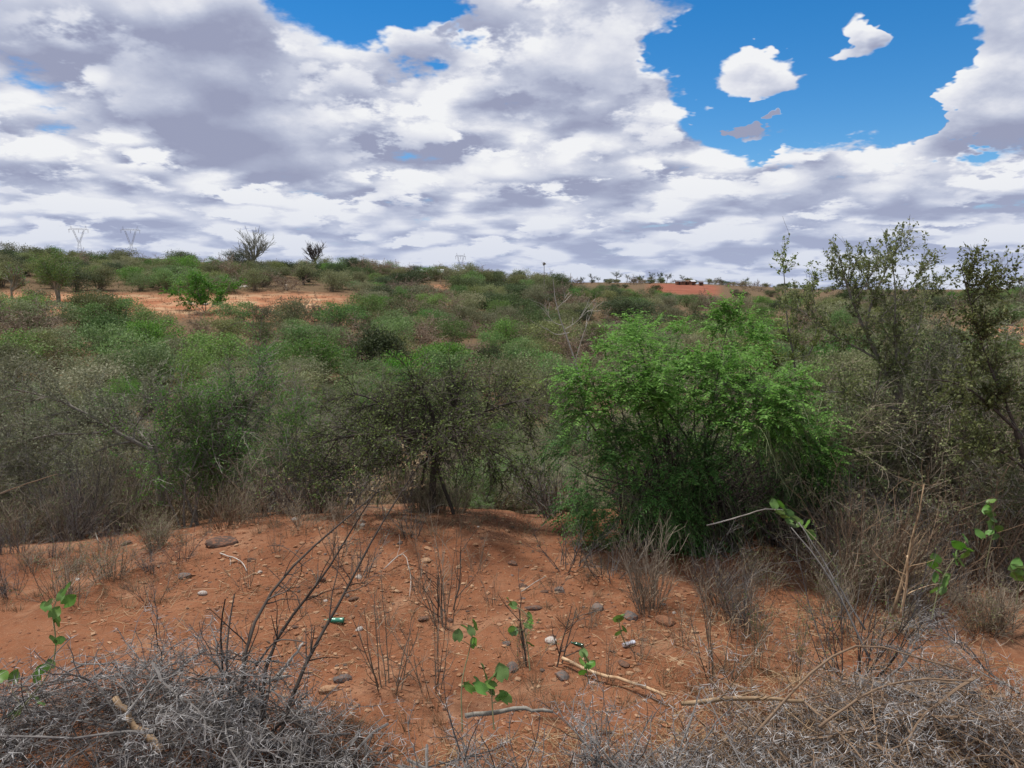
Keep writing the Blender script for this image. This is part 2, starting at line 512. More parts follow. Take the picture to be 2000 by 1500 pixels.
# ------------------------------------------------------------------ terrain heights
# ground height by photo column (px) and distance; the near shelf falls into a bushy valley, then a stony rise
RR = np.array([0, 9.0, 10.5, 12, 15, 20, 30, 45, 60, 80, 95, 110, 125, 150, 175, 220, 300, 400, 500, 700, 1000, 1600, 3000, 7000], float)
PXC = np.array([-700, 0, 350, 700, 900, 1050, 1300, 1500, 1800, 2000, 2700], float)
ZT = np.array([
    #0   9    10.5  12   15    20   30   45   60   80   95   110  125  150  175  220  300  400 500  700 1000 1600 3000 7000
    [0, 0.0, -.2, -.6, -1.3, -2.0, -2.8, -3.0, -2.4, -0.6, 0.8, 2.0, 3.2, 6.2, 8.4, 9, 10, 13, 19, 30, 42, 50, 40, 20],
    [0, 0.0, -.2, -.6, -1.3, -2.0, -2.8, -3.0, -2.4, -0.8, 0.6, 1.8, 3.0, 5.8, 7.9, 8.5, 9, 12, 18, 30, 41, 50, 40, 20],
    [0, 0.0, -.2, -.6, -1.3, -2.0, -2.8, -3.2, -2.6, -1.0, 0.5, 1.6, 2.9, 5.2, 6.9, 7, 7, 10, 16, 26, 38, 40, 30, 20],
    [0, 0.0, -.2, -.6, -1.4, -2.1, -3.0, -3.6, -3.2, -1.8, 0.1, 1.7, 2.9, 5.0, 6.6, 6, 5, 6, 9, 14, 18, 20, 20, 15],
    [0, 0.0, -.25, -.7, -1.5, -2.3, -3.2, -4.0, -3.8, -2.8, -1.4, 0.0, 1.6, 4.0, 5.6, 4, 1, 1, 3, 8, 13, 12, 12, 10],
    [0, 0.0, -.3, -.8, -1.7, -2.5, -3.4, -4.2, -4.2, -3.4, -2.2, -1.0, 0.4, 2.4, 3.2, 2, 0, 1, 4, 9, 10, 9, 9, 8],
    [0, 0.0, -.2, -.7, -1.6, -2.5, -3.4, -4.2, -4.4, -4.0, -3.6, -3.2, -2.8, -2.2, -1.8, -1.5, -1, 1, 6.8, 9, 6, 4, 4, 4],
    [0, 0.0, -.2, -.7, -1.6, -2.5, -3.4, -4.2, -4.6, -4.4, -4.0, -3.8, -3.6, -3.4, -3.2, -3, -2, -1, 2, 5, 3, 2, 2, 2],
    [0, 0.0, -.2, -.7, -1.6, -2.5, -3.4, -4.2, -4.6, -4.2, -3.8, -3.4, -3.0, -2.6, -2.4, -2, -2, -3, -3, -3, 0, 1, 1, 1],
    [0, 0.0, -.2, -.7, -1.6, -2.5, -3.4, -4.2, -4.6, -4.0, -3.4, -2.6, -2.0, -1.4, -0.8, 0.0, 0.4, -1, -2, -1, 5, 3, 1, 1],
    [0, 0.0, -.2, -.7, -1.6, -2.5, -3.4, -4.2, -4.6, -4.0, -3.4, -2.6, -2.0, -1.4, -0.8, 0.0, 0.8, 0, -1, 0, 5, 3, 1, 1]])
_lr = np.log(RR + 3)
_azc = np.arctan((PXC - 1000) / FPX)
_ga = np.linspace(_azc[0], _azc[-1], 161)
_gr = np.linspace(_lr[0], _lr[-1], 400)
_tmp = np.stack([np.interp(_gr, _lr, row) for row in ZT])
_grid = np.stack([np.interp(_ga, _azc, _tmp[:, j]) for j in range(len(_gr))], 1)
def _blur(a, n, ax):
    for _ in range(n):
        p = np.concatenate([np.take(a, [0], ax), a, np.take(a, [-1], ax)], ax)
        m = a.shape[ax]
        a = .25 * np.take(p, range(0, m), ax) + .5 * np.take(p, range(1, m + 1), ax) + .25 * np.take(p, range(2, m + 2), ax)
    return a
_grid = _blur(_blur(_grid, 30, 0), 10, 1)

def zt(x, y, micro=True):
    x = np.asarray(x, float); y = np.asarray(y, float)
    r = np.hypot(x, y); az = np.arctan2(x, y)
    az = np.clip(az, _ga[0], _ga[-1])
    fa = (az - _ga[0]) / (_ga[1] - _ga[0]); fr = np.clip((np.log(r + 3) - _gr[0]) / (_gr[1] - _gr[0]), 0, len(_gr) - 1.001)
    ia = np.minimum(fa.astype(int), len(_ga) - 2); ir = fr.astype(int)
    ua, ur = fa - ia, fr - ir
    z = (_grid[ia, ir] * (1 - ur) + _grid[ia, ir + 1] * ur) * (1 - ua) + (_grid[ia + 1, ir] * (1 - ur) + _grid[ia + 1, ir + 1] * ur) * ua
    z = np.where(y < 0, z * np.clip(1 + y / 30, 0, 1) + 0, z)
    z = z + fbm(x * .35, y * .35, 3, 3) * .28 * np.clip(r / 4, 0, 1) + fbm(x * .04, y * .04, 3, 9) * np.clip((r - 15) / 60, 0, 1) * 1.8
    # a low hump of bare earth in front of the shelf edge, and a worn trail that dips between the bushes
    z = z + .16 * np.exp(-(((x + 1.9) / 2.2) ** 2 + ((y - 8.3) / 1.0) ** 2))
    z = z - .10 * np.exp(-((x - .25 - (y - 8) * .05) / .45) ** 2) * np.clip((y - 6.5) / 2, 0, 1) * np.clip((16 - y) / 4, 0, 1)
    z = z + fbm(x * 1.15, y * 1.15, 3, 61) * .13 * np.clip((r - 3) / 3, 0, 1) * np.clip((30 - r) / 10, 0, 1)
    if micro:
        f = np.clip((14 - r) / 6, 0, 1)
        z = z + f * (fbm(x * 3.1, y * 3.1, 4, 21) * .045 + np.abs(fbm(x * 11., y * 11., 2, 33)) * .02)
    return z
# quick look-up of the near ground
_qx, _qy, _qs = -9.0, 1.0, .04
_QX, _QY = np.meshgrid(np.arange(_qx, 9.0, _qs), np.arange(_qy, 15.0, _qs), indexing='ij')
_Q = zt(_QX, _QY).tolist()
_QN, _QM = len(_Q) - 1, len(_Q[0]) - 1
def zat(x, y):
    a, b = (x - _qx) / _qs, (y - _qy) / _qs
    if 0 <= a < _QN and 0 <= b < _QM:
        i, j = int(a), int(b); u, v = a - i, b - j
        return (_Q[i][j] * (1 - u) + _Q[i + 1][j] * u) * (1 - v) + (_Q[i][j + 1] * (1 - u) + _Q[i + 1][j + 1] * u) * v
    return float(zt(np.array([x]), np.array([y]))[0])

def at(px, Y, dz=0.):
    """ground point under photo column px at depth Y"""
    x = 0.
    for _ in range(4):
        z = zat(x, Y)
        x = (px - 1000) / FPX * (Y * math.cos(PITCH) + (CAM_H - z) * math.sin(PITCH))
    return Vector((x, Y, zat(x, Y) + dz))
def pt(px, py, Y):
    """point at photo pixel, at depth Y"""
    r = ray(px, py)
    return np.array(Vector((0, 0, CAM_H)) + r * (Y / r.y))
def hit(px, py):
    """where a photo pixel's ray meets the ground"""
    r = ray(px, py); t = 2.0
    while t < 4000:
        p = Vector((0, 0, CAM_H)) + r * t
        if p.z < zat(p.x, p.y):
            lo, hi = t * .97 - .1, t
            for _ in range(14):
                m = (lo + hi) / 2; p = Vector((0, 0, CAM_H)) + r * m
                if p.z < zat(p.x, p.y): hi = m
                else: lo = m
            return Vector((p.x, p.y, zat(p.x, p.y)))
        t = t * 1.02 + .03
    return None

# ------------------------------------------------------------------ ground mesh
_az = np.concatenate([np.radians(np.linspace(-46, 46, 370)), np.radians(np.linspace(46, 314, 80)[1:-1])])
_rad = np.concatenate([np.linspace(.6, 2.6, 12), np.linspace(2.7, 11, 165), np.exp(np.linspace(math.log(11.1), math.log(9000), 150))])
A_, R_ = np.meshgrid(_az, _rad, indexing='ij')
gx, gy = R_ * np.sin(A_), R_ * np.cos(A_)
gz = zt(gx, gy)
na, nr_ = gx.shape
gi = np.arange(na * nr_).reshape(na, nr_)
g0, g1 = gi, np.roll(gi, -1, 0)
gq = np.stack([g0[:, :-1], g0[:, 1:], g1[:, 1:], g1[:, :-1]], -1)
gg = Geo().add(np.stack([gx, gy, gz], -1), quads=gq)
gg.add([[0, 0, zat(0, 0)]])
gg.t.append(np.array([[na * nr_, gi[i, 0], gi[(i + 1) % na, 0]] for i in range(na)], np.int32))

# what grows or lies on the soil, by place: straw clearing, bare red hill, leaf litter under the bush
def px_of(x, y):
    return 1000 + FPX * x / np.maximum(y, .1)
def straw_mask(x, y):
    p, r = px_of(x, y), np.hypot(x, y)
    w = fbm(x * .03, y * .03, 3, 51) * 30
    a = np.clip((r - 88 - w * .6) / 7, 0, 1) * np.clip((117 + w * .7 - r) / 6, 0, 1) * np.clip((720 - p) / 90, 0, 1)
    a = np.maximum(a, np.clip(1 - np.abs((p - 860) / 45), 0, 1) * np.clip((r - 110) / 8, 0, 1) * np.clip((150 - r) / 10, 0, 1))
    b = np.clip((p - 1850) / 60, 0, 1) * np.clip((r - 88) / 8, 0, 1) * np.clip((128 - r) / 8, 0, 1)
    return np.where(y > 5, np.maximum(a, b), 0)
def redhill_mask(x, y):
    p, r = px_of(x, y), np.hypot(x, y)
    return np.where(y > 5, np.clip((p - 1255) / 40, 0, 1) * np.clip((1410 - p) / 25, 0, 1) * np.clip((r - 370) / 40, 0, 1) * np.clip((560 - r) / 20, 0, 1), 0)
def litter_mask(x, y):
    r = np.hypot(x, y)
    return np.clip((r - 10.5) / 4, 0, 1) * .8 * (1 - straw_mask(x, y)) * (1 - redhill_mask(x, y))

gm, M, out = mat_new('red_soil')
co = M.n('ShaderNodeTexCoord').outputs['Object']
def attr(nm):
    a = M.n('ShaderNodeAttribute'); a.attribute_name = nm; return a.outputs['Fac']
n1 = M.noise(co, 1.1, 6.0, .68)
n2 = M.noise(co, 22., 4.0, .65)
n3 = M.noise(co, 90., 2.0, .6)
soil = M.ramp(n1, [(.28, (.128, .048, .024)), (.5, (.205, .080, .038)), (.72, (.285, .130, .070))])
soil = M.mix(M.lin(n2, .35, .7), soil, M.mix(n1, (.105, .041, .021, 1), (.30, .150, .084, 1)))
soil = M.mix(M.smooth(M.noise(co, .75, 5.0, .7), .50, .64, 0, .55), soil, (.33, .19, .115, 1))
soil = M.mix(M.smooth(M.noise(co, 1.9, 5.0, .7), .54, .66, 0, .5), soil, (.105, .045, .025, 1))
soil = M.mix(M.smooth(n3, .62, .72, 0, .55), soil, (.43, .27, .16, 1))
strw = M.ramp(M.noise(co, .22, 5.0, .68), [(.36, (.24, .085, .04)), (.50, (.33, .16, .085)), (.66, (.42, .30, .18))])
red = M.ramp(M.noise(M.vmath('MULTIPLY', co, (1, 1, 9.)), .09, 4.0, .6), [(.3, (.17, .055, .032)), (.7, (.27, .10, .06))])
lit = M.ramp(M.noise(co, 2.6, 5.0, .7), [(.3, (.060, .050, .030)), (.55, (.105, .085, .048)), (.75, (.17, .095, .052))])
c = M.mix(attr('litter'), soil, lit)
c = M.mix(attr('straw'), c, strw)
c = M.mix(attr('redhill'), c, red)
bs = M.n('ShaderNodeBsdfPrincipled')
M.put(bs.inputs['Base Color'], c)
bs.inputs['Roughness'].default_value = .95
bs.inputs['Specular IOR Level'].default_value = .1
bp = M.n('ShaderNodeBump'); bp.inputs['Strength'].default_value = .8; bp.inputs['Distance'].default_value = .03
M.put(bp.inputs['Height'], M.math('ADD', n2, M.math('MULTIPLY', n3, .5)))
M.put(bs.inputs['Normal'], bp.outputs[0])
M.nt.links.new(bs.outputs[0], out.inputs[0])
gme = gg.mesh('ground', gm, True)
for nm, fn in (('straw', straw_mask), ('redhill', redhill_mask), ('litter', litter_mask)):
    at_ = gme.attributes.new(nm, 'FLOAT', 'POINT')
    at_.data.foreach_set('value', np.append(fn(gx, gy).ravel(), 0).astype(np.float32))
tag(link('ground', gme), 'red stony soil falling away into a bushy valley and rising again beyond', kind='structure')

# ------------------------------------------------------------------ plants: each builder returns its parts
def fan(n, spread0, spread1, L, k=7, wander=.12, trop=(0, 0, 0), r0=.03, r1=.008, base=.08):
    az = rng.uniform(0, 2 * math.pi, n)
    tilt = np.radians(rng.uniform(spread0, spread1, n))
    d = np.stack([np.sin(tilt) * np.cos(az), np.sin(tilt) * np.sin(az), np.cos(tilt)], 1)
    pos = np.stack([np.cos(az), np.sin(az), np.zeros(n)], 1) * base * rng.uniform(.2, 1, n)[:, None]
    pos[:, 2] = -.06
    return walk(pos, d, rng.uniform(L[0], L[1], n), k, wander, trop, r0, r1)

def bush(h, leaf, wood='bark', stems=8, lv2=70, lv3=900, leaves=11000, lL=.032, lW=.013, spread=(8, 68), trop=.02, cluster=1, l2=(.25, .5), l3=(.12, .28), r0=.022, droop=-.03, upn=.6, twr=.0028):
    g, f = Geo(), Geo()
    P1, R1 = fan(stems, spread[0], spread[1], (h * .75, h * 1.12), 8, .13, (0, 0, trop), r0 * h / 2, r0 * h / 7)
    P2, R2 = grow(P1, R1, lv2, (h * l2[0], h * l2[1]), (25, 65), 6, .25, 1., .16, (0, 0, trop), .6, twr * 1.4)
    P3, R3 = grow(P2, R2, lv3, (h * l3[0], h * l3[1]), (25, 75), 4, .15, 1., .16, (0, 0, droop), .7, twr, twr * 1.6)
    g.tubes(P1, R1, 5).tubes(P2, R2, 4).tubes(P3, R3, 3)
    nl = leaves // cluster
    leaf_scatter(f, P3, R3, int(nl * .85), lL, lW, .9, .05, 1., upn, cluster, .012 * h * (cluster > 1) + .004)
    leaf_scatter(f, P2, R2, int(nl * .15), lL, lW, .9, .3, 1., upn, cluster, .01 * h)
    return [('stems', g.mesh('bush_stems', MT[wood])), ('foliage', f.mesh('bush_foliage', MT[leaf]), 'stuff')]

def bare_shrub(h, stems=26, lv2=170, lv3=260, wood='twig', leaf=None, nleaf=0, spread=(2, 42), fat=1.0):
    g = Geo()
    P1, R1 = fan(stems, spread[0], spread[1], (h * .55, h * 1.05), 6, .09, (0, 0, .03), .006 * fat, .0022 * fat, .16 * h)
    P2, R2 = grow(P1, R1, lv2, (h * .12, h * .38), (18, 50), 4, .15, 1., .12, (0, 0, .05), .7, .0014 * fat)
    P3, R3 = grow(P2, R2, lv3, (h * .05, h * .16), (20, 60), 3, .2, 1., .12, (0, 0, .03), .8, .0011 * fat)
    g.tubes(P1, R1, 3).tubes(P2, R2, 3).tubes(P3, R3, 3)
    parts = [('stems', g.mesh('bare_stems', MT[wood]))]
    if leaf:
        f = Geo()
        leaf_scatter(f, P3, R3, nleaf, .020, .009, .9)
        parts.append(('foliage', f.mesh('sparse_leaves', MT[leaf]), 'stuff'))
    return parts

def crowned_tree(h, leaf, wood='ebark', trunk=.42, crown_w=.5, nb=9, leaves=2200, lL=.12, lW=.06, multi=3):
    """far tree: stout forked trunk, rounded leafy crown"""
    g, f = Geo(), Geo()
    P1, R1 = fan(multi, 3, 24, (h * trunk, h * trunk * 1.2), 5, .08, (0, 0, .06), .045 * h * .5, .03 * h * .5, .03 * h)
    P2, R2 = grow(P1, R1, nb * 3, (h * .25, h * .42), (20, 60), 5, .45, 1., .12, (0, 0, .06), .6, .012)
    P3, R3 = grow(P2, R2, 160, (h * .12, h * .26), (20, 70), 4, .3, 1., .15, (0, 0, .02), .6, .008)
    g.tubes(P1, R1, 6).tubes(P2, R2, 4).tubes(P3, R3, 3)
    leaf_scatter(f, P3, R3, leaves, lL, lW, 1., .1, 1., .4, 1, .03 * h)
    return [('trunk', g.mesh('crowned_trunk', MT[wood])), ('crown', f.mesh('crown_leaves', MT[leaf]), 'stuff')]

def candelabra(h, leaf=None, nl=0, wood='ebark', n1=8, clear=.25):
    """candelabra tree: a short bole and a fan of thick upcurved naked arms"""
    g, f = Geo(), Geo()
    z0 = h * clear
    P0, R0 = walk(np.array([[0, 0, -.1]]), np.array([[0, 0, 1.0]]), [z0 + .3 * h], 6, .03, (0, 0, 0), .05 * h * .8, .035 * h * .8)
    P1, R1 = grow(P0, R0, n1, (h * .3, h * .5), (25, 62), 6, .55, 1., .05, (0, 0, .14), .75, .03)
    P2, R2 = grow(P1, R1, n1 * 7, (h * .2, h * .4), (20, 55), 6, .3, 1., .06, (0, 0, .14), .75, .028)
    P3, R3 = grow(P2, R2, n1 * 26, (h * .1, h * .2), (20, 50), 4, .4, 1., .06, (0, 0, .12), .75, .022)
    g.tubes(P0, R0, 7).tubes(P1, R1, 5).tubes(P2, R2, 4).tubes(P3, R3, 4)
    parts = [('trunk', g.mesh('candelabra_arms', MT[wood]))]
    if leaf:
        leaf_scatter(f, P3, R3, nl, .13, .07, 1., .2, 1., .4, 1, .02 * h)
        parts.append(('crown', f.mesh('candelabra_leaves', MT[leaf]), 'stuff'))
    return parts

def flat_tree(h, leaf='dark'):
    g, f = Geo(), Geo()
    P0, R0 = walk(np.array([[0, 0, -.1]]), np.array([[.05, 0, 1.0]]), [h * .7], 6, .05, (0, 0, 0), .05 * h * .6, .03 * h * .6)
    P1, R1 = grow(P0, R0, 9, (h * .35, h * .55), (35, 70), 5, .6, 1., .08, (0, 0, .02), .6, .03)
    P2, R2 = grow(P1, R1, 60, (h * .1, h * .22), (30, 70), 4, .4, 1., .12, (0, 0, .03), .6, .02)
    g.tubes(P0, R0, 6).tubes(P1, R1, 4).tubes(P2, R2, 3)
    leaf_scatter(f, P2, R2, 1200, .2, .12, 1., .2, 1., .6, 1, .03 * h)
    return [('trunk', g.mesh('flat_trunk', MT['bark_dk'])), ('crown', f.mesh('flat_crown', MT[leaf]), 'stuff')]

def grass_tuft(n, h, mat, spread=35, w=.004):
    az = rng.uniform(0, 2 * math.pi, n); tl = np.radians(rng.uniform(2, spread, n))
    d = np.stack([np.sin(tl) * np.cos(az), np.sin(tl) * np.sin(az), np.cos(tl)], 1)
    pos = np.stack([np.cos(az), np.sin(az), np.full(n, 0)], 1) * (h * .12) * rng.uniform(0, 1, n)[:, None]
    pos[:, 2] = -.02
    P, R = walk(pos, d, rng.uniform(h * .5, h * 1.1, n), 4, .10, (0, 0, -.10), w * .5, w * .12)
    return Geo().tubes(P, R, 3).mesh('tuft_blades', MT[mat])

def dome(h, w, leaf, wood='twig', lobes=4, clumps=90, per=45, lL=.12, lW=.065, bare=0):
    """rounded bush: a few swelling lobes of leaf clumps carried on stems from the base"""
    g, f = Geo(), Geo()
    an = np.arange(lobes) * 2 * math.pi / lobes + rng.uniform(0, 6.28)
    lc = np.stack([np.cos(an) * w * .24 * rng.uniform(.5, 1.2, lobes), np.sin(an) * w * .24 * rng.uniform(.5, 1.2, lobes), h * rng.uniform(.34, .60, lobes)], 1)
    lr = np.stack([w * rng.uniform(.24, .34, lobes)] * 2 + [h * rng.uniform(.28, .40, lobes)], 1)
    i = rng.integers(0, lobes, clumps)
    d = unit(rng.normal(0, 1, (clumps, 3)) + np.array([0, 0, .25]))
    c = lc[i] + d * lr[i] * rng.uniform(.55, 1.0, (clumps, 1))
    c[:, 2] = np.maximum(c[:, 2], h * rng.uniform(.05, .22, clumps))
    out = unit((c - np.array([0, 0, h * .3])))
    n = clumps * per
    pos = np.repeat(c, per, 0) + rng.normal(0, 1, (n, 3)) * np.array([.075 * w, .075 * w, .05 * h])
    pos[:, 2] = np.maximum(pos[:, 2], .04 * h)
    dd = np.repeat(out, per, 0) * .5 + rng.normal(0, .7, (n, 3))
    s = rng.uniform(.6, 1.3, n)
    f.leaves(pos, dd, unit(rng.normal(0, .6, (n, 3)) + np.array([0, 0, .6])), lL * s, lW * s)
    S = []
    for q in c[::2]:
        b0 = np.array([rng.normal(0, .04 * w), rng.normal(0, .04 * w), -.08])
        S.append(spline([b0, b0 + np.array([q[0] * .25, q[1] * .25, q[2] * .45]), q * np.array([.7, .7, .8]), q], 6))
    S = np.stack(S); R = np.linspace(.012, .003, 6)[None] * h * .6 * rng.uniform(.5, 1.3, (len(S), 1))
    g.tubes(S, R, 4)
    P2, R2 = grow(S, R, clumps * 2 + bare, (h * .1, h * .26), (20, 70), 4, .5, 1., .15, (0, 0, 0), .6, .0022 * h * .6)
    g.tubes(P2, R2, 3)
    return [('stems', g.mesh('dome_stems', MT[wood])), ('foliage', f.mesh('dome_foliage', MT[leaf]), 'stuff')]

# ---- prototypes of the common bush, near (fine leaves) and far (leaf clumps)
PB = {}
PB['acacia0'] = bush(3.0, 'grey', 'bark', 7, 90, 1400, 17000, .046, .020, (12, 76), .0, 6, (.22, .42), (.10, .24), .018, -.06, .6, .0022)
PB['acacia1'] = bush(2.7, 'olive', 'bark', 8, 90, 1300, 18000, .046, .021, (10, 72), .01, 6, (.22, .45), (.10, .24), .018, -.05, .6, .0022)
PB['acacia2'] = bush(2.5, 'grey', 'twig', 9, 100, 1400, 9000, .044, .019, (10, 74), .0, 5, (.22, .42), (.10, .22), .016, -.05, .6, .0022)
PB['green0'] = bush(2.4, 'green', 'bark', 10, 90, 1000, 18000, .050, .026, (6, 66), .03, 7, (.22, .4), (.10, .22), .018, -.03, .6, .0022)
PB['green1'] = bush(2.1, 'bright', 'bark', 10, 90, 900, 16000, .050, .026, (6, 66), .03, 7, (.22, .4), (.10, .22), .018, -.03, .6, .0022)
PB['thin0'] = bush(2.2, 'olive', 'twig', 12, 120, 1400, 9000, .042, .019, (5, 64), .02, 6, (.2, .4), (.10, .2), .014, -.03, .6, .0022)
PB['bare0'] = bush(2.0, 'brown', 'twig', 14, 140, 1600, 3000, .034, .015, (4, 62), .03, 3, (.2, .4), (.10, .2), .012, -.03, .6, .0022)
PB['slim0'] = bush(2.6, 'bright', 'bark', 3, 46, 600, 7000, .038, .018, (2, 20), .05, 5, (.16, .30), (.08, .18), .016)
PB['dome_g'] = dome(2.0, 2.6, 'green', 'bark', 5, 170, 75, .050, .024, 300)
PB['dome_o'] = dome(1.9, 2.7, 'olive', 'bark', 5, 170, 75, .050, .022, 400)
PB['dome_y'] = dome(1.8, 2.4, 'grey', 'twig', 5, 170, 60, .048, .020, 500)
# far
PF = {}
for lf, wd, nv in (('olive', 'twig', 3), ('green', 'twig', 3), ('grey', 'twig', 3), ('dark', 'bark_dk', 2), ('bright', 'bark', 2)):
    for j in range(nv):
        PF[(lf, j)] = dome(2.5, 3.4, lf, wd, int(rng.integers(3, 6)), 85, 45, .115, .06, 60)
for j in range(2):
    PF[('brown', j)] = bush(2.4, 'brown', 'twig', 14, 70, 420, 2600, .10, .055, (8, 80), -.02, 1, (.22, .42), (.12, .26), .016, -.05, .8, .006)
PBARE = [bare_shrub(1.0, 26, 170, 260, 'twig', 'green', 450), bare_shrub(1.1, 22, 190, 300, 'twig_grey'), bare_shrub(.9, 30, 150, 260, 'twig', 'olive', 1100), bare_shrub(1.0, 18, 140, 260, 'twig', 'grass', 500, (4, 55)),
         bare_shrub(1.2, 34, 200, 260, 'twig_brown')]

# ------------------------------------------------------------------ planting
KIND = {  # prototype -> (object name, category, wording)
    'acacia0': ('thorn_bush', 'bush', 'grey-green feathery thorn bush with spreading branches'),
    'acacia1': ('thorn_bush', 'bush', 'olive feathery thorn bush with spreading branches'),
    'acacia2': ('thorn_bush', 'bush', 'thin grey twiggy thorn bush with few leaves'),
    'green0': ('leafy_bush', 'bush', 'rounded mid-green leafy bush'),
    'green1': ('leafy_bush', 'bush', 'rounded bright green leafy bush'),
    'thin0': ('twiggy_bush', 'bush', 'see-through olive brown twiggy bush'),
    'bare0': ('twiggy_bush', 'bush', 'leafless brown twiggy bush'),
    'dome_g': ('leafy_bush', 'bush', 'low domed green bush with dense leaf clumps'), 'dome_o': ('thorn_bush', 'bush', 'low domed olive bush with dense leaf clumps'), 'dome_y': ('thorn_bush', 'bush', 'low domed grey-green bush with pale twigs'),
    'slim0': ('slender_tree', 'tree', 'slender green sapling with leaf tufts'),
}
FARK = {'olive': ('thorn_shrub', 'shrub', 'olive green scrub bush'), 'green': ('leafy_shrub', 'shrub', 'mid-green scrub bush'), 'grey': ('feathery_shrub', 'shrub', 'grey-green scrub bush'),
        'dark': ('evergreen_shrub', 'shrub', 'dark evergreen scrub bush'), 'bright': ('leafy_shrub', 'shrub', 'bright green scrub bush'), 'brown': ('dry_shrub', 'shrub', 'bare brown scrub bush')}

taken = []
def free(x, y, r):
    for (a, b, c) in taken:
        if (x - a) ** 2 + (y - b) ** 2 < (r + c) ** 2:
            return False
    return True

def plant(proto, px, Y, s, where, group, rz=None, squash=1.0):
    p = at(px, Y)
    nm, cat, w = KIND[proto]
    return thing(nm, PB[proto], p, (random.uniform(-.06, .06), random.uniform(-.06, .06), random.uniform(0, 6.28) if rz is None else rz),
                 (s, s, s * squash), w + ' ' + where, cat, group)

# first row behind the bare shelf
for pr, px, Y, s, wh in (
        ('acacia0', -70, 10.9, 0.72, 'past the sweeping thorn tree'), ('acacia0', 90, 12.4, 0.85, 'just behind the sweeping thorn tree'), ('acacia1', 10, 14.5, 0.73, 'downhill behind the sweeping thorn tree'),
        ('acacia2', 250, 11.8, 0.65, 'behind the bent grey limbs'), ('acacia0', 330, 14.0, 0.68, 'downhill behind the slender saplings'), ('dome_o', 180, 15.5, 1.0, 'on the slope below the straw clearing'),
        ('thin0', 480, 12.6, 0.68, 'behind the two rotten stumps'), ('acacia2', 560, 14.2, 0.68, 'downhill behind the rotten stumps'), ('dome_g', 460, 15.8, 0.9, 'on the slope below the slender saplings'),
        ('acacia0', 620, 17.5, 0.65, 'on the slope between stumps and umbrella tree'), ('bare0', 900, 18.5, 0.64, 'on the slope behind the umbrella tree'), ('green0', 1010, 22.0, 0.48, 'at the foot of the gap below the trail'),
        ('green0', 700, 18.0, 0.60, 'on the slope behind the umbrella tree')):
    plant(pr, px, Y, s, wh, 'bushes along the edge of the bare shelf')
for pr, px, Y, s, wh in (
        ('dome_o', 1640, 10.6, .95, 'between the creeper and the thorn tree'), ('green0', 1560, 11.8, 0.80, 'behind the leaning sapling'), ('dome_o', 1900, 10.2, 0.85, 'behind the sparse dark thorn tree'),
        ('acacia1', 2060, 9.6, 0.79, 'at the far end of the thicket'), ('dome_o', 1760, 11.0, 1.0, 'right behind the thorn tree'), ('thin0', 1460, 13.0, 0.76, 'behind the creeper-covered shrub'),
        ('acacia0', 1980, 12.0, 0.79, 'deep in the thicket'), ('green0', 1700, 13.5, 0.76, 'deep in the thicket behind the thorn tree'), ('acacia2', 1830, 13.0, 0.72, 'between the two thorn trees'),
        ('acacia1', 1350, 14.5, 0.58, 'hidden behind the creeper'), ('bare0', 1960, 8.8, 0.64, 'beside the sparse dark thorn tree'), ('thin0', 2090, 8.0, 0.72, 'at the near end of the thicket')):
    plant(pr, px, Y, s, wh, 'bushes in the thicket behind the tall thorn tree')
for pr, px, Y, s, wh in (('acacia1', 1690, 9.3, .85, 'crowding the trunk of the tall thorn tree'), ('thin0', 1850, 9.0, 1.0, 'before the two thorn trees'), ('acacia1', 1960, 9.2, .92, 'at the foot of the sparse thorn tree'),
                         ('thin0', 1610, 9.2, .85, 'where the creeper meets the thicket'), ('green0', 1770, 9.9, .8, 'between the trunks of the thicket'), ('acacia0', 2040, 8.4, .8, 'at the open end of the thicket'),
                         ('bare0', 1890, 8.3, .85, 'in front of the thorn trees'), ('acacia2', 1730, 8.5, .62, 'beneath the tall thorn tree')):
    plant(pr, px, Y, s, wh, 'bushes in the thicket behind the tall thorn tree')
for pr, px, Y, s, wh in (('slim0', 395, 10.4, 1.0, 'rising over the broken reddish stump'), ('slim0', 362, 10.1, .8, 'beside the narrow reddish stump'), ('slim0', 445, 11.0, .85, 'between the two rotten stumps'),
                         ('slim0', 572, 10.4, .7, 'alone beyond the shorter rotten stump')):
    plant(pr, px, Y, s, wh, 'slender saplings at the shelf edge')

# ground kept open round the trees set by hand across the valley (px, distance, radius)
for px, r, rad in ((115, 91, 4.5), (24, 92, 3), (400, 86, 4), (494, 150, 3), (468, 158, 3), (617, 172, 2), (352, 165, 4), (697, 160, 3), (592, 127, 4), (905, 125, 4), (824, 150, 2.5), (1095, 165, 4), (1012, 175, 3.5),
                   (1222, 118, 5), (1966, 108, 4), (210, 62, 3), (190, 72, 3), (740, 56, 3), (862, 60, 3)):
    az = math.atan((px - 1000) / FPX); taken.append((r * math.sin(az), r * math.cos(az), rad * .8))

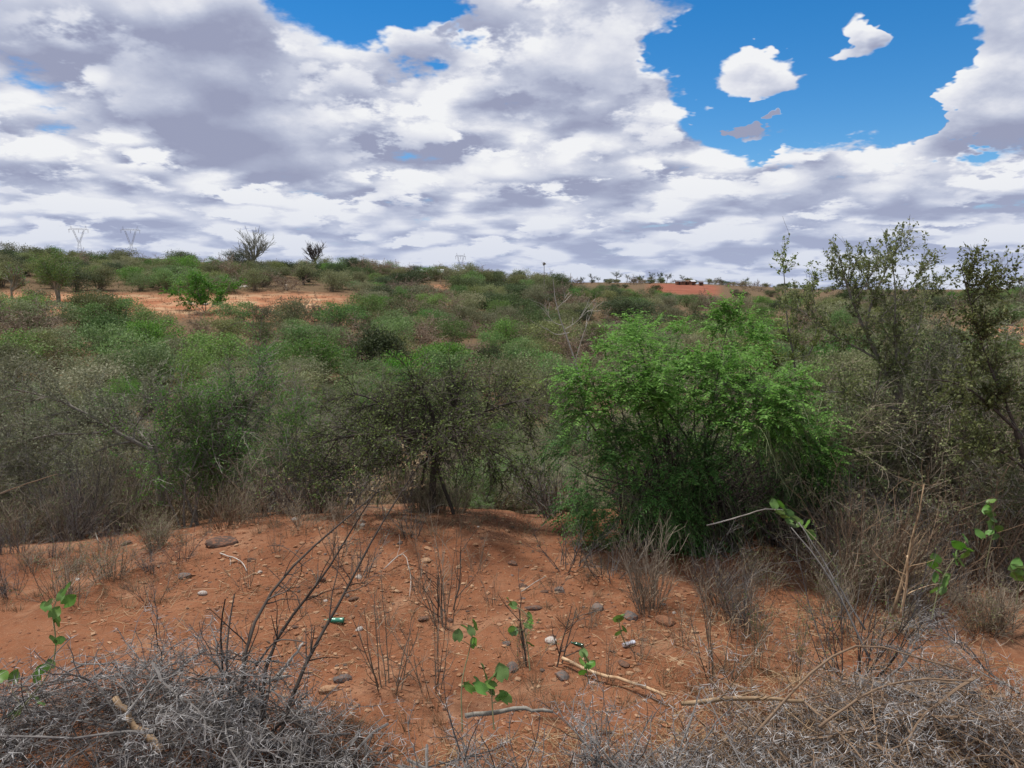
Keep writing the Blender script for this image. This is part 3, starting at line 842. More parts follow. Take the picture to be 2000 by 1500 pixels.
# the valley below, bush upon bush
def scatter(n, r0, r1, p0, p1, kinds, weights, smin, smax, where, group, far=False, sep=1.2, skip=None, tries=9000, rising=0.):
    c = 0; w = np.array(weights) / sum(weights)
    for _ in range(tries):
        if c >= n:
            break
        r = math.sqrt(rng.uniform(r0 * r0, r1 * r1)); px = rng.uniform(p0, p1)
        az = math.atan((px - 1000) / FPX); x, y = r * math.sin(az), r * math.cos(az)
        s = rng.uniform(smin, smax)
        if not free(x, y, sep * s) or (skip is not None and skip(px, r)):
            continue
        if float(straw_mask(np.array([x]), np.array([y]))[0]) > .25 or float(redhill_mask(np.array([x]), np.array([y]))[0]) > .2:
            continue
        k = kinds[rng.choice(len(kinds), p=w)]
        taken.append((x, y, sep * s))
        loc = (x, y, zat(x, y) - .03)
        rot = (0, 0, rng.uniform(0, 6.28))
        sc = (s * rng.uniform(.9, 1.2), s * rng.uniform(.9, 1.2), s * rng.uniform(.8, 1.12))
        if far:
            v = [q for q in PF if q[0] == k]
            nm, cat, wd = FARK[k]
            thing(nm, PF[v[rng.integers(len(v))]], loc, rot, sc, wd + ' ' + where, cat, group)
        else:
            nm, cat, wd = KIND[k]
            thing(nm, PB[k], loc, rot, sc, wd + ' ' + where, cat, group)
        c += 1
    return c

cen = lambda px, r: (930 < px < 1140 and r < 21)
n_mid = scatter(95, 17, 42, -120, 2150, ['dome_y', 'dome_o', 'acacia2', 'dome_g', 'green1', 'thin0', 'bare0', 'acacia1'], [3, 4, 1.2, 3.5, 1.0, 2, 1.6, 2], .72, 1.05,
                'on the slope below the shelf', 'bushes on the slope below the shelf', sep=.85, skip=cen)
low = lambda px, r: px < 720 and ((76 < r < 90 and rng.uniform() < .5) or (56 < r <= 74 and rng.uniform() < .25))
n_val = scatter(260, 42, 100, -120, 2150, ['olive', 'green', 'grey', 'dark', 'bright', 'brown'], [4, 4.2, 3, 1.4, 1.3, 2.2], .9, 1.5,
                'down in the wide valley', 'bushes filling the valley', True, sep=1.0, skip=low)
n_rid = scatter(330, 100, 186, -120, 1150, ['olive', 'green', 'grey', 'dark', 'bright', 'brown'], [4, 2.6, 2.6, 4, .3, 2],  .9, 1.7,
                'on the stony rise across the valley', 'bushes on the stony rise', True, sep=.95)
n_r2 = scatter(150, 100, 260, 1150, 2150, ['olive', 'green', 'grey', 'dark', 'bright', 'brown'], [4, 3.2, 3, 2, .5, 1.6], 1.1, 1.8,
               'on the valley floor beyond the creeper', 'bushes on the far valley floor', True, sep=1.25)
n_far = scatter(190, 260, 760, 980, 2150, ['olive', 'grey', 'dark', 'brown', 'green'], [3, 3, 4, 3, 1], 1.4, 2.4,
                'on the far skyline ridge', 'bushes on the far skyline ridge', True, sep=1.4)
# low scrub that knits the bushes together: nobody could count it
ls = Geo()
nn = 5200
r = np.sqrt(rng.uniform(22. ** 2, 250. ** 2, nn * 4)); pxs = rng.uniform(-150, 2150, nn * 4); az = np.arctan((pxs - 1000) / FPX)
x, y = r * np.sin(az), r * np.cos(az)
ok = (straw_mask(x, y) < .25) & (redhill_mask(x, y) < .2) & (fbm(x * .08, y * .08, 3, 41) > -.10)
x, y, r = x[ok][:nn], y[ok][:nn], r[ok][:nn]; per = 9; m = len(x) * per
sz = np.clip(r / 130, .35, 1.3)
pos = np.stack([np.repeat(x, per), np.repeat(y, per), np.repeat(zt(x, y), per)], 1)
off = rng.normal(0, 1, (m, 3)) * np.repeat(sz, per)[:, None] * np.array([.5, .5, .22]); off[:, 2] = np.abs(off[:, 2])
d = rng.normal(0, .7, (m, 3)) + np.array([0, 0, .5])
ls.leaves(pos + off, d, unit(rng.normal(0, .6, (m, 3)) + np.array([0, 0, .7])), np.repeat(sz, per) * rng.uniform(.2, .45, m), np.repeat(sz, per) * rng.uniform(.08, .2, m))
tag(link('low_scrub', ls.mesh('low_scrub', MT['scrub'])), 'low olive and brown scrub cover between the bushes of the valley and rise', 'scrub', None, 'stuff')
print('scatter', n_mid, n_val, n_rid, n_r2, n_far)

# ------------------------------------------------------------------ named plants near the shelf, laid out limb by limb
import bmesh
from mathutils import Matrix
ZUP = np.array([0, 0, 1.0])

def limb(pts, r0, r1, k=9):
    """pts = [(px, py, Y), ...] -> one polyline"""
    P = spline([pt(*p) for p in pts], k)
    t = np.linspace(0, 1, k)
    return P, r0 * (1 - t) + r1 * t
def batch(lst):
    return np.stack([a for a, b in lst]), np.stack([b for a, b in lst])
def rebase(parts, base):
    for p in parts:
        p[1].transform(Matrix.Translation(-Vector(base)))
    return parts
def cat_(*prs):
    return np.concatenate([p for p, r in prs]), np.concatenate([r for p, r in prs])

# ---- umbrella thorn tree in the middle, with drooping twigs
B = hit(845, 1002); Y0 = B.y
P1, R1 = batch([limb(q, a, b) for q, a, b in (
    ([(838, 1030, Y0), (846, 985, Y0), (843, 940, Y0 + .05), (851, 890, Y0), (842, 845, Y0)], .052, .034),
    ([(892, 1030, Y0 - .1), (884, 990, Y0 - .1), (868, 950, Y0 - .05), (858, 915, Y0), (848, 875, Y0)], .024, .022),
    ([(818, 1020, Y0 + .1), (826, 970, Y0 + .12), (821, 930, Y0 + .1), (832, 890, Y0 + .05), (838, 850, Y0)], .018, .014),
    ([(842, 862, Y0), (800, 835, Y0 - .1), (745, 822, Y0 - .25), (690, 818, Y0 - .35), (635, 838, Y0 - .4)], .038, .010),
    ([(842, 888, Y0), (760, 888, Y0 - .2), (715, 886, Y0 - .35), (675, 905, Y0 - .5), (600, 926, Y0 - .6)], .022, .006),
    ([(842, 858, Y0), (800, 800, Y0 + .2), (750, 752, Y0 + .3), (690, 730, Y0 + .3)], .034, .009),
    ([(845, 850, Y0), (850, 790, Y0 - .2), (835, 735, Y0 - .3), (800, 700, Y0 - .3)], .034, .009),
    ([(848, 850, Y0), (880, 790, Y0 + .1), (895, 730, Y0 + .2), (905, 690, Y0 + .2)], .030, .008),
    ([(850, 858, Y0), (915, 790, Y0 - .1), (955, 762, Y0 - .2), (1000, 745, Y0 - .2), (1035, 742, Y0 - .2)], .026, .008),
    ([(850, 862, Y0), (895, 830, Y0 - .2), (950, 850, Y0 - .3), (1010, 885, Y0 - .4)], .026, .005),
    ([(845, 860, Y0), (860, 820, Y0 - .5), (880, 800, Y0 - .9), (900, 815, Y0 - 1.2)], .028, .008),
    ([(840, 860, Y0), (800, 830, Y0 - .5), (770, 810, Y0 - .9), (740, 830, Y0 - 1.15)], .028, .008),
    ([(845, 860, Y0), (870, 790, Y0 + .5), (880, 750, Y0 + .9), (890, 745, Y0 + 1.2)], .028, .008),
    ([(845, 860, Y0), (800, 800, Y0 + .5), (760, 760, Y0 + .9), (720, 770, Y0 + 1.2)], .028, .008))])
Pm, Rm = P1[3:], R1[3:]
P2, R2 = grow(Pm, Rm, 320, (.3, .75), (20, 80), 7, .2, 1., .13, (0, 0, -.11), .5, .0032)
P3, R3 = grow(P2, R2, 4600, (.10, .34), (20, 70), 4, .1, 1., .15, (0, 0, -.06), .7, .0026, .0040)
PH, RH = grow(Pm, Rm, 260, (.18, .5), (60, 110), 5, .1, .9, .10, (0, 0, -.42), .5, .0022, .004)
g = Geo().tubes(P1, R1, 7).tubes(P2, R2, 4).tubes(P3, R3, 3).tubes(PH, RH, 3)
f = Geo()
leaf_scatter(f, P3, R3, 19000, .040, .018, .9, .1, 1., .6, 1, .006)
leaf_scatter(f, P2, R2, 2600, .034, .014, .9, .3, 1., .6, 1, .01)
thing('umbrella_thorn_tree', rebase([('trunk', g.mesh('umbrella_trunk', MT['bark_red'])), ('crown', f.mesh('umbrella_crown', MT['olive_dk']), 'stuff')], B), B, (0, 0, 0), (1.0, 1.0, .86),
      label='low umbrella-shaped thorn tree with drooping dark twigs beside the worn trail', cat='tree')

for i in range(11):                       # suckers and dead stems round the foot of the tree
    q = (B.x + rng.normal(-.05, .22), B.y + rng.normal(.1, .18))
    thing('bare_shrub', PBARE[int(rng.choice([0, 1, 2, 4]))], (q[0], q[1], zat(*q) - .02), (rng.normal(0, .08), rng.normal(0, .08), rng.uniform(0, 6.28)), rng.uniform(.25, .6), 'bare sucker stems crowding the foot of the umbrella tree', 'shrub', 'sucker stems under the umbrella tree')

# ---- shrub smothered by a bright green creeper
B = hit(1300, 1085); YC = B.y + .75
top_u = np.array([1100, 1125, 1160, 1215, 1250, 1300, 1345, 1390, 1430, 1480, 1515, 1545, 1580, 1620]); top_v = np.array([800, 720, 690, 662, 640, 645, 668, 640, 640, 668, 710, 800, 870, 930])
bot_v = np.array([900, 985, 1050, 1080, 1085, 1085, 1080, 1060, 1040, 1015, 990, 980, 970, 965])
def shell(n, front=.72, inner=0.0, vbias=1.0):
    u = rng.uniform(1105, 1570, n); a = rng.uniform(0, 1, n) ** vbias
    vt = np.interp(u, top_u, top_v) + fbm(u / 34., u * 0, 3, 71) * 170; vb = np.interp(u, top_u, bot_v)
    v = vt + (vb - vt) * a
    bul = np.sqrt(np.clip(1 - ((u - 1340) / 285) ** 2, .02, 1)) * np.sqrt(np.clip(1 - (2 * a - .95) ** 2 * .85, .05, 1)) * .95
    bul = bul * (1 + fbm(u / 85., v / 75., 3, 77) * 1.9) * (1 - inner * rng.uniform(0, 1, n))
    sg = np.where(rng.uniform(0, 1, n) < front, -1, 1)
    P = np.stack([pt(uu, vv, YC) for uu, vv in zip(u, v)])
    P[:, 1] += sg * bul
    c = np.array(pt(1350, 880, YC))
    outw = unit((P - c) * np.array([1, 1.3, .8]))
    return P, outw, a
g, f, ft, hs = Geo(), Geo(), Geo(), Geo()
A, O, a = shell(150, .5, .8)
base = np.array(B)[None] + np.stack([rng.normal(.25, .42, 150), rng.normal(.6, .3, 150), np.full(150, -.05)], 1)
base[:, 2] = zt(base[:, 0], base[:, 1]) - .04
mid = base * .45 + A * .55 + rng.normal(0, .12, (150, 3)); mid[:, 2] += .15
S = np.stack([spline([b_, b_ * .8 + m_ * .2 + np.array([0, 0, .15]), m_, a_], 7) for b_, m_, a_ in zip(base, mid, A)])
RS = np.linspace(.014, .004, 7)[None] * rng.uniform(.5, 1.6, (150, 1))
g.tubes(S, RS, 5)
T2, TR = grow(S, RS, 1500, (.12, .45), (20, 80), 5, .2, 1., .15, (0, 0, -.08), .6, .002, .005)  # inner twigs, leafed further down, added to block light inside the mound
g.tubes(T2, TR, 3)
LC_, LO_, la_ = shell(112, .76, .30)          # clumps of foliage with gaps between them
LR = rng.uniform(.12, .31, 112)
li = rng.choice(112, 4500, p=LR ** 2 / (LR ** 2).sum())
sd = unit(rng.normal(0, 1, (4500, 3)) * np.array([1.15, 1, .75]) + LO_[li] * .55 + ZUP * .25)
A = LC_[li] + sd * (LR[li] * rng.uniform(.15, 1., 4500))[:, None]
a = la_[li]
d = sd * .9 + LO_[li] * .3 + rng.normal(0, .3, A.shape)
SP, SR = walk(A, d, rng.uniform(.10, .32, len(A)), 5, .10, (0, 0, -.17), .0022, .0012)
hs.tubes(SP[:1500], SR[:1500], 3)
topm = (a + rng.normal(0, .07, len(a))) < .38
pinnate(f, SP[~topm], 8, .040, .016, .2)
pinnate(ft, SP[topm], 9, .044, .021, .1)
leaf_scatter(f, T2, TR, 7000, .036, .016, 1., .2, 1., .6, 1, .02)
for u, v in ((1420, 602), (1405, 612), (1440, 608), (1398, 632), (1250, 640), (1180, 672), (1480, 660), (1330, 640)):     # shoots standing above the mound
    c = np.array(pt(u, v, YC - .1))
    pos = c + rng.normal(0, .05, (24, 3))
    PP, RRr = walk(pos, rng.normal(0, .6, (24, 3)) + ZUP * .3, rng.uniform(.08, .2, 24), 4, .15, (0, 0, -.1), .002, .001)
    pinnate(ft, PP, 7, .044, .022, .05)
g.tubes(np.stack([spline([pt(1375, 720, YC), pt(1390, 660, YC), pt(1415, 604, YC - .1)], 6)]), np.linspace(.006, .003, 6)[None], 4)
A, O, a = shell(1500, .85, .15, .9)
kp = fbm(A[:, 0] * 1.9, A[:, 2] * 1.2, 3, 83) > .10
A, O, a = A[kp], O[kp], a[kp]
HS, HR = walk(A, O * .5 + np.array([0, 0, -.5]) + rng.normal(0, .2, A.shape), rng.uniform(.2, .65, len(A)), 7, .14, (0, 0, -.24), .0032, .0022)
low = zt(HS[:, :, 0].ravel(), HS[:, :, 1].ravel()).reshape(HS.shape[:2])
HS[:, :, 2] = np.maximum(HS[:, :, 2], low + .01)
hs.tubes(HS, HR, 3)
thing('creeper_covered_shrub', rebase([('stems', g.mesh('shrub_stems', MT['bark_dk'])), ('hanging_strands', hs.mesh('creeper_strands', MT['strand']), 'stuff'),
      ('foliage', f.mesh('creeper_leaves', MT['creep']), 'stuff'), ('upper_shoots', ft.mesh('creeper_shoots', MT['creep_top']), 'stuff')], B), B,
      label='large shrub smothered by a bright green creeper with curtains of hanging strands', cat='shrub')

# ---- tall thorn tree whose shoots stand against the sky
def thorn_tree(limbs, B, n2, n3, nl, label, name='tall_thorn_tree', l2=(.35, .9), up=.10, mat='thornleaf', clus=4, bark='bark'):
    P1, R1 = batch([limb(q, a, b) for q, a, b in limbs])
    P2, R2 = grow(P1[1:], R1[1:], n2, l2, (18, 55), 7, .15, 1., .10, (0, 0, up), .55, .0028)
    P3, R3 = grow(P2, R2, n3, (.08, .28), (30, 75), 4, .1, 1., .12, (0, 0, .02), .7, .0018, .0035)
    g = Geo().tubes(P1, R1, 7).tubes(P2, R2, 4).tubes(P3, R3, 3)
    f = Geo()
    leaf_scatter(f, P3, R3, nl // clus, .036, .021, 1., .2, 1., .5, clus, .012)
    leaf_scatter(f, P2, R2, nl // clus // 2, .032, .018, 1., .2, 1., .5, clus, .012)
    tips = np.repeat(P2[:, -1], 5, 0)
    f.leaves(tips, rng.normal(0, .6, tips.shape) + ZUP, rng.normal(0, 1, tips.shape), np.full(len(tips), .036), np.full(len(tips), .02))
    return thing(name, rebase([('trunk', g.mesh('thorn_trunk', MT[bark])), ('crown', f.mesh('thorn_crown', MT[mat]), 'stuff')], B), B, label=label, cat='tree')
B = hit(1800, 1062); Y1 = B.y + .3
thorn_tree([
    ([(1800, 1080, Y1), (1795, 1000, Y1), (1790, 900, Y1), (1782, 850, Y1), (1765, 805, Y1)], .055, .036),
    ([(1768, 812, Y1), (1735, 740, Y1), (1712, 690, Y1), (1685, 640, Y1), (1665, 590, Y1), (1645, 545, Y1), (1640, 500, Y1)], .034, .005),
    ([(1690, 645, Y1), (1700, 590, Y1 + .1), (1725, 540, Y1 + .1), (1755, 480, Y1 + .1)], .016, .004),
    ([(1765, 805, Y1), (1750, 700, Y1 - .2), (1745, 620, Y1 - .3), (1755, 560, Y1 - .3), (1742, 510, Y1 - .3)], .026, .004),
    ([(1775, 840, Y1), (1840, 735, Y1 + .2), (1890, 690, Y1 + .3), (1950, 660, Y1 + .4)], .020, .005),
    ([(1780, 850, Y1), (1850, 820, Y1 - .3), (1910, 805, Y1 - .4), (1990, 790, Y1 - .4)], .018, .005),
    ([(1765, 805, Y1), (1700, 780, Y1 - .3), (1640, 760, Y1 - .5), (1590, 770, Y1 - .6)], .018, .004),
    ([(1720, 705, Y1), (1640, 660, Y1 + .3), (1600, 640, Y1 + .3), (1560, 600, Y1 + .3)], .014, .004),
    ([(1740, 750, Y1), (1790, 660, Y1 + .2), (1805, 600, Y1 + .3), (1812, 560, Y1 + .3)], .018, .004),
    ([(1790, 900, Y1), (1730, 880, Y1 - .5), (1680, 870, Y1 - .8)], .014, .004),
    ([(1790, 910, Y1), (1850, 880, Y1 - .5), (1880, 870, Y1 - .8)], .014, .004),
    ([(1660, 600, Y1), (1688, 560, Y1 - .2), (1712, 520, Y1 - .3)], .010, .004),
    ([(1665, 590, Y1), (1655, 550, Y1 + .2), (1660, 510, Y1 + .2)], .010, .004),
    ([(1700, 640, Y1), (1750, 590, Y1 - .1), (1780, 565, Y1 - .1), (1795, 540, Y1 - .1)], .010, .004)], B, 220, 1600, 13000,
    'tall open thorn tree with grey trunk and upright shoots standing against the sky', l2=(.16, .46), up=.05)
B = hit(1560, 1040); Y2 = B.y + 1.0; B = at(1590, Y2)
thorn_tree([
    ([(1690, 985, Y2), (1660, 900, Y2), (1600, 830, Y2), (1560, 770, Y2), (1550, 740, Y2)], .030, .018),
    ([(1555, 750, Y2), (1552, 690, Y2), (1535, 640, Y2), (1535, 560, Y2), (1527, 500, Y2)], .014, .004),
    ([(1550, 740, Y2), (1580, 700, Y2), (1600, 640, Y2), (1585, 560, Y2)], .012, .004),
    ([(1550, 745, Y2), (1500, 700, Y2 + .2), (1470, 650, Y2 + .2)], .012, .004),
    ([(1590, 820, Y2), (1540, 800, Y2 - .3), (1500, 790, Y2 - .3)], .010, .004)], at(1690, Y2), 26, 300, 2200,
    'slim leaning thorn sapling between the creeper and the tall thorn tree', 'leaning_sapling', (.12, .32))
Y3 = 7.4
thorn_tree([
    ([(2045, 1120, Y3), (2030, 1000, Y3), (2000, 900, Y3), (1985, 840, Y3)], .04, .026),
    ([(1990, 850, Y3), (1925, 700, Y3), (1905, 640, Y3), (1890, 560, Y3), (1875, 515, Y3)], .018, .003),
    ([(1985, 840, Y3), (1900, 760, Y3 - .1), (1850, 740, Y3 - .2), (1800, 742, Y3 - .3)], .016, .004),
    ([(1900, 590, Y3), (1935, 560, Y3), (1970, 510, Y3)], .006, .002),
    ([(1990, 860, Y3), (2040, 760, Y3), (2100, 680, Y3)], .018, .005),
    ([(2010, 920, Y3), (1940, 870, Y3 - .3), (1880, 850, Y3 - .4)], .014, .004)], at(2045, Y3), 60, 600, 6000,
    'sparse dark thorn tree with long bare side shoots at the end of the thicket', 'sparse_thorn_tree', (.15, .4), .02, 'olive', 3, 'bark_dk')

# ---- fallen-looking grey acacia limb at the left, and its tree
Yl = 10.6
thorn_tree([
    ([(318, 990, Yl), (312, 940, Yl), (305, 890, Yl), (300, 878, Yl)], .05, .04),
    ([(302, 882, Yl), (262, 862, Yl - .1), (215, 840, Yl - .2), (160, 800, Yl - .3), (90, 770, Yl - .4), (20, 760, Yl - .4)], .034, .008),
    ([(300, 880, Yl), (325, 850, Yl), (365, 832, Yl), (430, 800, Yl), (500, 790, Yl)], .028, .007),
    ([(262, 862, Yl - .1), (255, 840, Yl), (290, 800, Yl), (300, 740, Yl)], .016, .005),
    ([(215, 840, Yl - .2), (170, 850, Yl - .5), (110, 845, Yl - .7), (50, 860, Yl - .8)], .018, .005),
    ([(305, 890, Yl), (280, 850, Yl + .5), (230, 800, Yl + .8), (180, 770, Yl + 1)], .02, .006)], at(318, Yl), 110, 1300, 12000,
    'wide low thorn tree whose bent grey limbs sweep out over the reddish soil', 'sweeping_thorn_tree', (.3, .7), -.03, 'grey', 2)

# ---- bleached dead tree rising out of the valley bush
Yd = 18.0
P1, R1 = batch([limb(q, a, b) for q, a, b in (
    ([(1150, 860, Yd), (1140, 760, Yd), (1120, 690, Yd), (1100, 640, Yd), (1085, 600, Yd), (1070, 570, Yd), (1080, 545, Yd)], .030, .007),
    ([(1098, 635, Yd), (1080, 632, Yd), (1068, 610, Yd), (1064, 590, Yd)], .009, .003),
    ([(1085, 605, Yd), (1105, 585, Yd), (1100, 565, Yd)], .008, .003),
    ([(1100, 645, Yd), (1125, 630, Yd), (1150, 605, Yd)], .008, .003),
    ([(1125, 700, Yd + .2), (1140, 650, Yd + .2), (1155, 610, Yd + .2), (1165, 590, Yd + .2)], .010, .004),
    ([(1112, 650, Yd), (1085, 655, Yd), (1066, 640, Yd)], .01, .004))])
P2, R2 = grow(P1[1:], R1[1:], 26, (.2, .6), (20, 50), 5, .3, 1., .12, (0, 0, .05), .6, .004)
g = Geo().tubes(P1, R1, 6).tubes(P2, R2, 3)
Bd = at(1150, Yd)
thing('dead_tree', rebase([('trunk', Geo().tubes(P1[:1], R1[:1], 7).mesh('dead_trunk', MT['white_wood'])), ('branches', Geo().tubes(P1[1:], R1[1:], 5).tubes(P2, R2, 3).mesh('dead_branches', MT['white_wood']))], Bd), Bd,
      label='bleached dead tree with bare forked branches beyond the creeper-covered shrub', cat='tree')

# ------------------------------------------------------------------ undergrowth of bare twigs along the shelf edge
BW = ['leafless brown', 'leafless grey', 'thin olive-leaved', 'straw-leaved', 'reddish brown leafless']
def bare_at(px, Y, s, v, where, group, nm='bare_shrub'):
    thing(nm, PBARE[v], at(px, Y, -.02), (rng.normal(0, .06), rng.normal(0, .06), rng.uniform(0, 6.28)), (s * rng.uniform(.9, 1.4),) * 2 + (s * rng.uniform(.8, 1.1),),
          BW[v] + ' twig shrub ' + where, 'shrub', group)
n = 0
for Y, cnt in ((8.75, 10), (9.3, 17), (9.9, 20), (10.7, 22), (11.8, 20), (13.2, 16)):
    for i in range(cnt):
        px = rng.uniform(-60, 1560)
        if (955 < px < 1090 and Y < 10.5) or (1100 < px < 1560 and Y < 11) or (680 < px < 1040 and Y < 11.4):
            continue
        bare_at(px, Y + rng.uniform(-.35, .35), rng.uniform(.3, .55) if Y < 9 else rng.uniform(.55, .95) if Y < 9.6 else rng.uniform(.8, 1.25), int(rng.choice(5, p=[.3, .22, .22, .14, .12])), 'along the back edge of the bare soil', 'twig shrubs along the shelf edge')
for i in range(40):
    px = rng.uniform(1640, 2090)
    bare_at(px, rng.uniform(6.6, 10.0), rng.uniform(.6, 1.1), int(rng.choice(5, p=[.25, .2, .25, .1, .2])), 'around the foot of the tall thorn tree', 'twig shrubs in the thicket')
for i in range(16):
    px = rng.uniform(1230, 1620)
    bare_at(px, rng.uniform(8.4, 10.), rng.uniform(.7, 1.0), int(rng.choice([0, 1, 4])), 'in the shade under the creeper', 'twig shrubs under the creeper')
for i in range(34):
    px, py = rng.uniform(1400, 1990), rng.uniform(1075, 1260)
    if px < 1600 and py < 1150: continue
    b = hit(px, py)
    bare_at(px, b.y, rng.uniform(.35, .75), int(rng.choice([1, 2, 3, 3, 4])), 'between the brown brush heap and the thicket', 'dry shrubs behind the brown brush heap')
# low green cover on the slope in the gap
for i in range(34):
    px = rng.uniform(930, 1130); Y = rng.uniform(11.5, 21)
    k = ['green0', 'thin0', 'green1', 'acacia1'][int(rng.choice(4, p=[.4, .3, .08, .22]))]
    p = at(px, Y); s = rng.uniform(.28, .5)
    thing('low_shrub', PB[k], p, (0, 0, rng.uniform(0, 6.28)), (s * 1.3, s * 1.3, s * .75), 'low spreading ' + {'green0': 'mid-green', 'thin0': 'olive brown', 'green1': 'bright green', 'acacia1': 'olive'}[k] + ' shrub in the gap below the trail', 'shrub', 'low shrubs in the gap below the trail')

# ---- dry saplings and weeds standing on the bare soil
def weed(parts, px, py, s, label, group=None, nm='dry_sapling', cat='sapling', wide=1.0):
    b = hit(px, py)
    thing(nm, parts, (b.x, b.y, b.z - .01), (rng.normal(0, .05), rng.normal(0, .05), rng.uniform(0, 6.28)), (s * wide, s * wide, s), label, cat, group)
wisp = [bare_shrub(1.0, 8, 44, 60, 'twig', None, 0, (2, 26), 1.3), bare_shrub(1.0, 14, 80, 120, 'twig_grey', 'olive', 260, (3, 44), 1.3), bare_shrub(1.0, 46, 300, 480, 'twig', None, 0, (2, 34), 1.1),
        bare_shrub(1.0, 10, 50, 90, 'twig', 'green', 600, (3, 35), 1.3), bare_shrub(1.0, 3, 14, 20, 'bark_dk', None, 0, (1, 12), 1.6)]
weed(wisp[0], 866, 1222, .95, 'dark wiry sapling of upright bare stems on the open red soil', wide=.75)
weed(wisp[4], 872, 1205, 1.0, 'tall single dark stem growing beside the wiry sapling')
weed(wisp[2], 1265, 1195, .78, 'dense ash-grey twig shrub at the foot of the creeper', nm='bare_shrub', cat='shrub', wide=.8)
weed(wisp[1], 352, 1098, .42, 'small thorny seedling alone on the smooth red soil')
weed(wisp[1], 700, 1132, .55, 'low grey-twigged seedling in the middle of the bare soil')
weed(wisp[4], 1062, 1300, .95, 'pair of straight dark sticks growing up beside the dry grass')
weed(wisp[3], 1028, 1300, .42, 'little green-leaved sapling beside the straight dark sticks')
weed(wisp[0], 760, 1345, .75, 'wispy dry stems rising in front of the pebbles')
weed(wisp[0], 842, 1345, .6, 'wispy bent dry stems rising beside the heart-leaved plant')
weed(wisp[0], 1405, 1330, .75, 'wispy brown stems rising from dry grass near the brown stick')
weed(wisp[3], 1480, 1310, .62, 'small dark green-leaved sapling at the edge of the shaded soil', wide=.6)
weed(wisp[3], 1565, 1330, .75, 'taller dark green-leaved sapling among pale thorn twigs', wide=.5)
weed(wisp[1], 1660, 1330, 1.05, 'pale-stemmed sapling leaning over the thorn brush', wide=.8)
weed(wisp[1], 215, 1045, .75, 'grey leaning sapling beside the dark stone', wide=.8)
weed(wisp[1], 100, 1055, .5, 'low olive tuft-like shrublet on stony soil')
weed(wisp[1], 1110, 1110, .62, 'grey-green twiggy shrublet beside the creeper', wide=1.3)
weed(wisp[1], 1190, 1130, .5, 'olive twiggy shrublet tucked against the creeper', wide=1.3)
weed(wisp[0], 1018, 1010, .9, 'dark broken stem beside the worn trail', wide=.5)
weed(wisp[1], 800, 1045, .45, 'low dead-twigged shrublet below the umbrella tree', wide=1.4)
weed(wisp[0], 660, 1090, .6, 'thin dark stems on the bare soil below the umbrella tree')
for px, py, s in ((60, 1120, .4), (150, 1180, .45), (300, 1180, .35), (480, 1150, .35), (590, 1200, .3), (930, 1120, .4), (820, 1160, .35), (960, 1180, .3), (1150, 1230, .3), (1330, 1260, .4), (1080, 1160, .25), (1440, 1250, .45), (750, 1220, .3), (1250, 1290, .35), (1180, 1330, .35), (40, 1080, .5), (540, 1080, .3)):
    weed(wisp[int(rng.choice([0, 1, 0]))], px, py, s, 'tiny dry seedling on the open red soil', 'dry seedlings on the red soil', 'dry_seedling', 'seedling')

for i in range(26):
    px, py = (rng.uniform(-10, 340), rng.uniform(1030, 1180)) if i < 14 else (rng.uniform(380, 1080), rng.uniform(1005, 1060))
    if 730 < px < 1070: continue
    b = hit(px, py)
    bare_at(px, b.y, rng.uniform(.28, .5), int(rng.choice(4)), 'on the stony margin of the bare soil', 'small twig shrubs on the stony margin')

# ---- rotten stumps
def stump(px, py, h, r, label):
    b = hit(px, py); k, n = 7, 14
    a = np.arange(n) * 2 * math.pi / n
    V = []
    jag = rng.uniform(.55, 1.1, n)
    for j in range(k):
        t = j / (k - 1)
        rr = r * (1.35 - .5 * t + .25 * (t > .7)) * (1 + rng.normal(0, .12, n))
        V.append(np.stack([rr * np.cos(a) + .03 * t, rr * np.sin(a), -.05 + (h + .05) * t * (jag if j > 2 else np.ones(n))], 1))
    V.append(np.stack([r * .45 * np.cos(a) + .03, r * .45 * np.sin(a), h * .45 + 0 * a], 1))
    V = np.stack(V)
    i = np.arange((k + 1) * n).reshape(k + 1, n)
    q = np.stack([i[:-1], np.roll(i[:-1], -1, 1), np.roll(i[1:], -1, 1), i[1:]], -1)
    o = Geo().add(V, quads=q)
    o.add(np.vstack([V[-1], [[.03, 0, h * .4]]]), tris=[[m, (m + 1) % n, n] for m in range(n)])
    sl = Geo()
    for m in range(9):
        an = rng.uniform(0, 6.28); c = np.array([math.cos(an) * r * .8, math.sin(an) * r * .8, h * .5])
        P, R = walk(c[None], np.array([[rng.normal(0, .2), rng.normal(0, .2), 1]]), [h * rng.uniform(.4, .9)], 4, .06, (0, 0, 0), r * .22, .004)
        sl.tubes(P, R, 5)
    thing('tree_stump', [('trunk', o.mesh('stump_trunk', MT['stump'])), ('splinters', sl.mesh('stump_splinters', MT['stump']))], b, (0, 0, rng.uniform(0, 6)), 1, label, 'stump')
stump(398, 992, .36, .075, 'broken reddish-brown stump with splintered top under the slender saplings')
stump(510, 985, .30, .06, 'shorter rotten brown stump standing alone at the shelf edge')
stump(372, 985, .42, .05, 'narrow reddish stump close to the slender saplings')

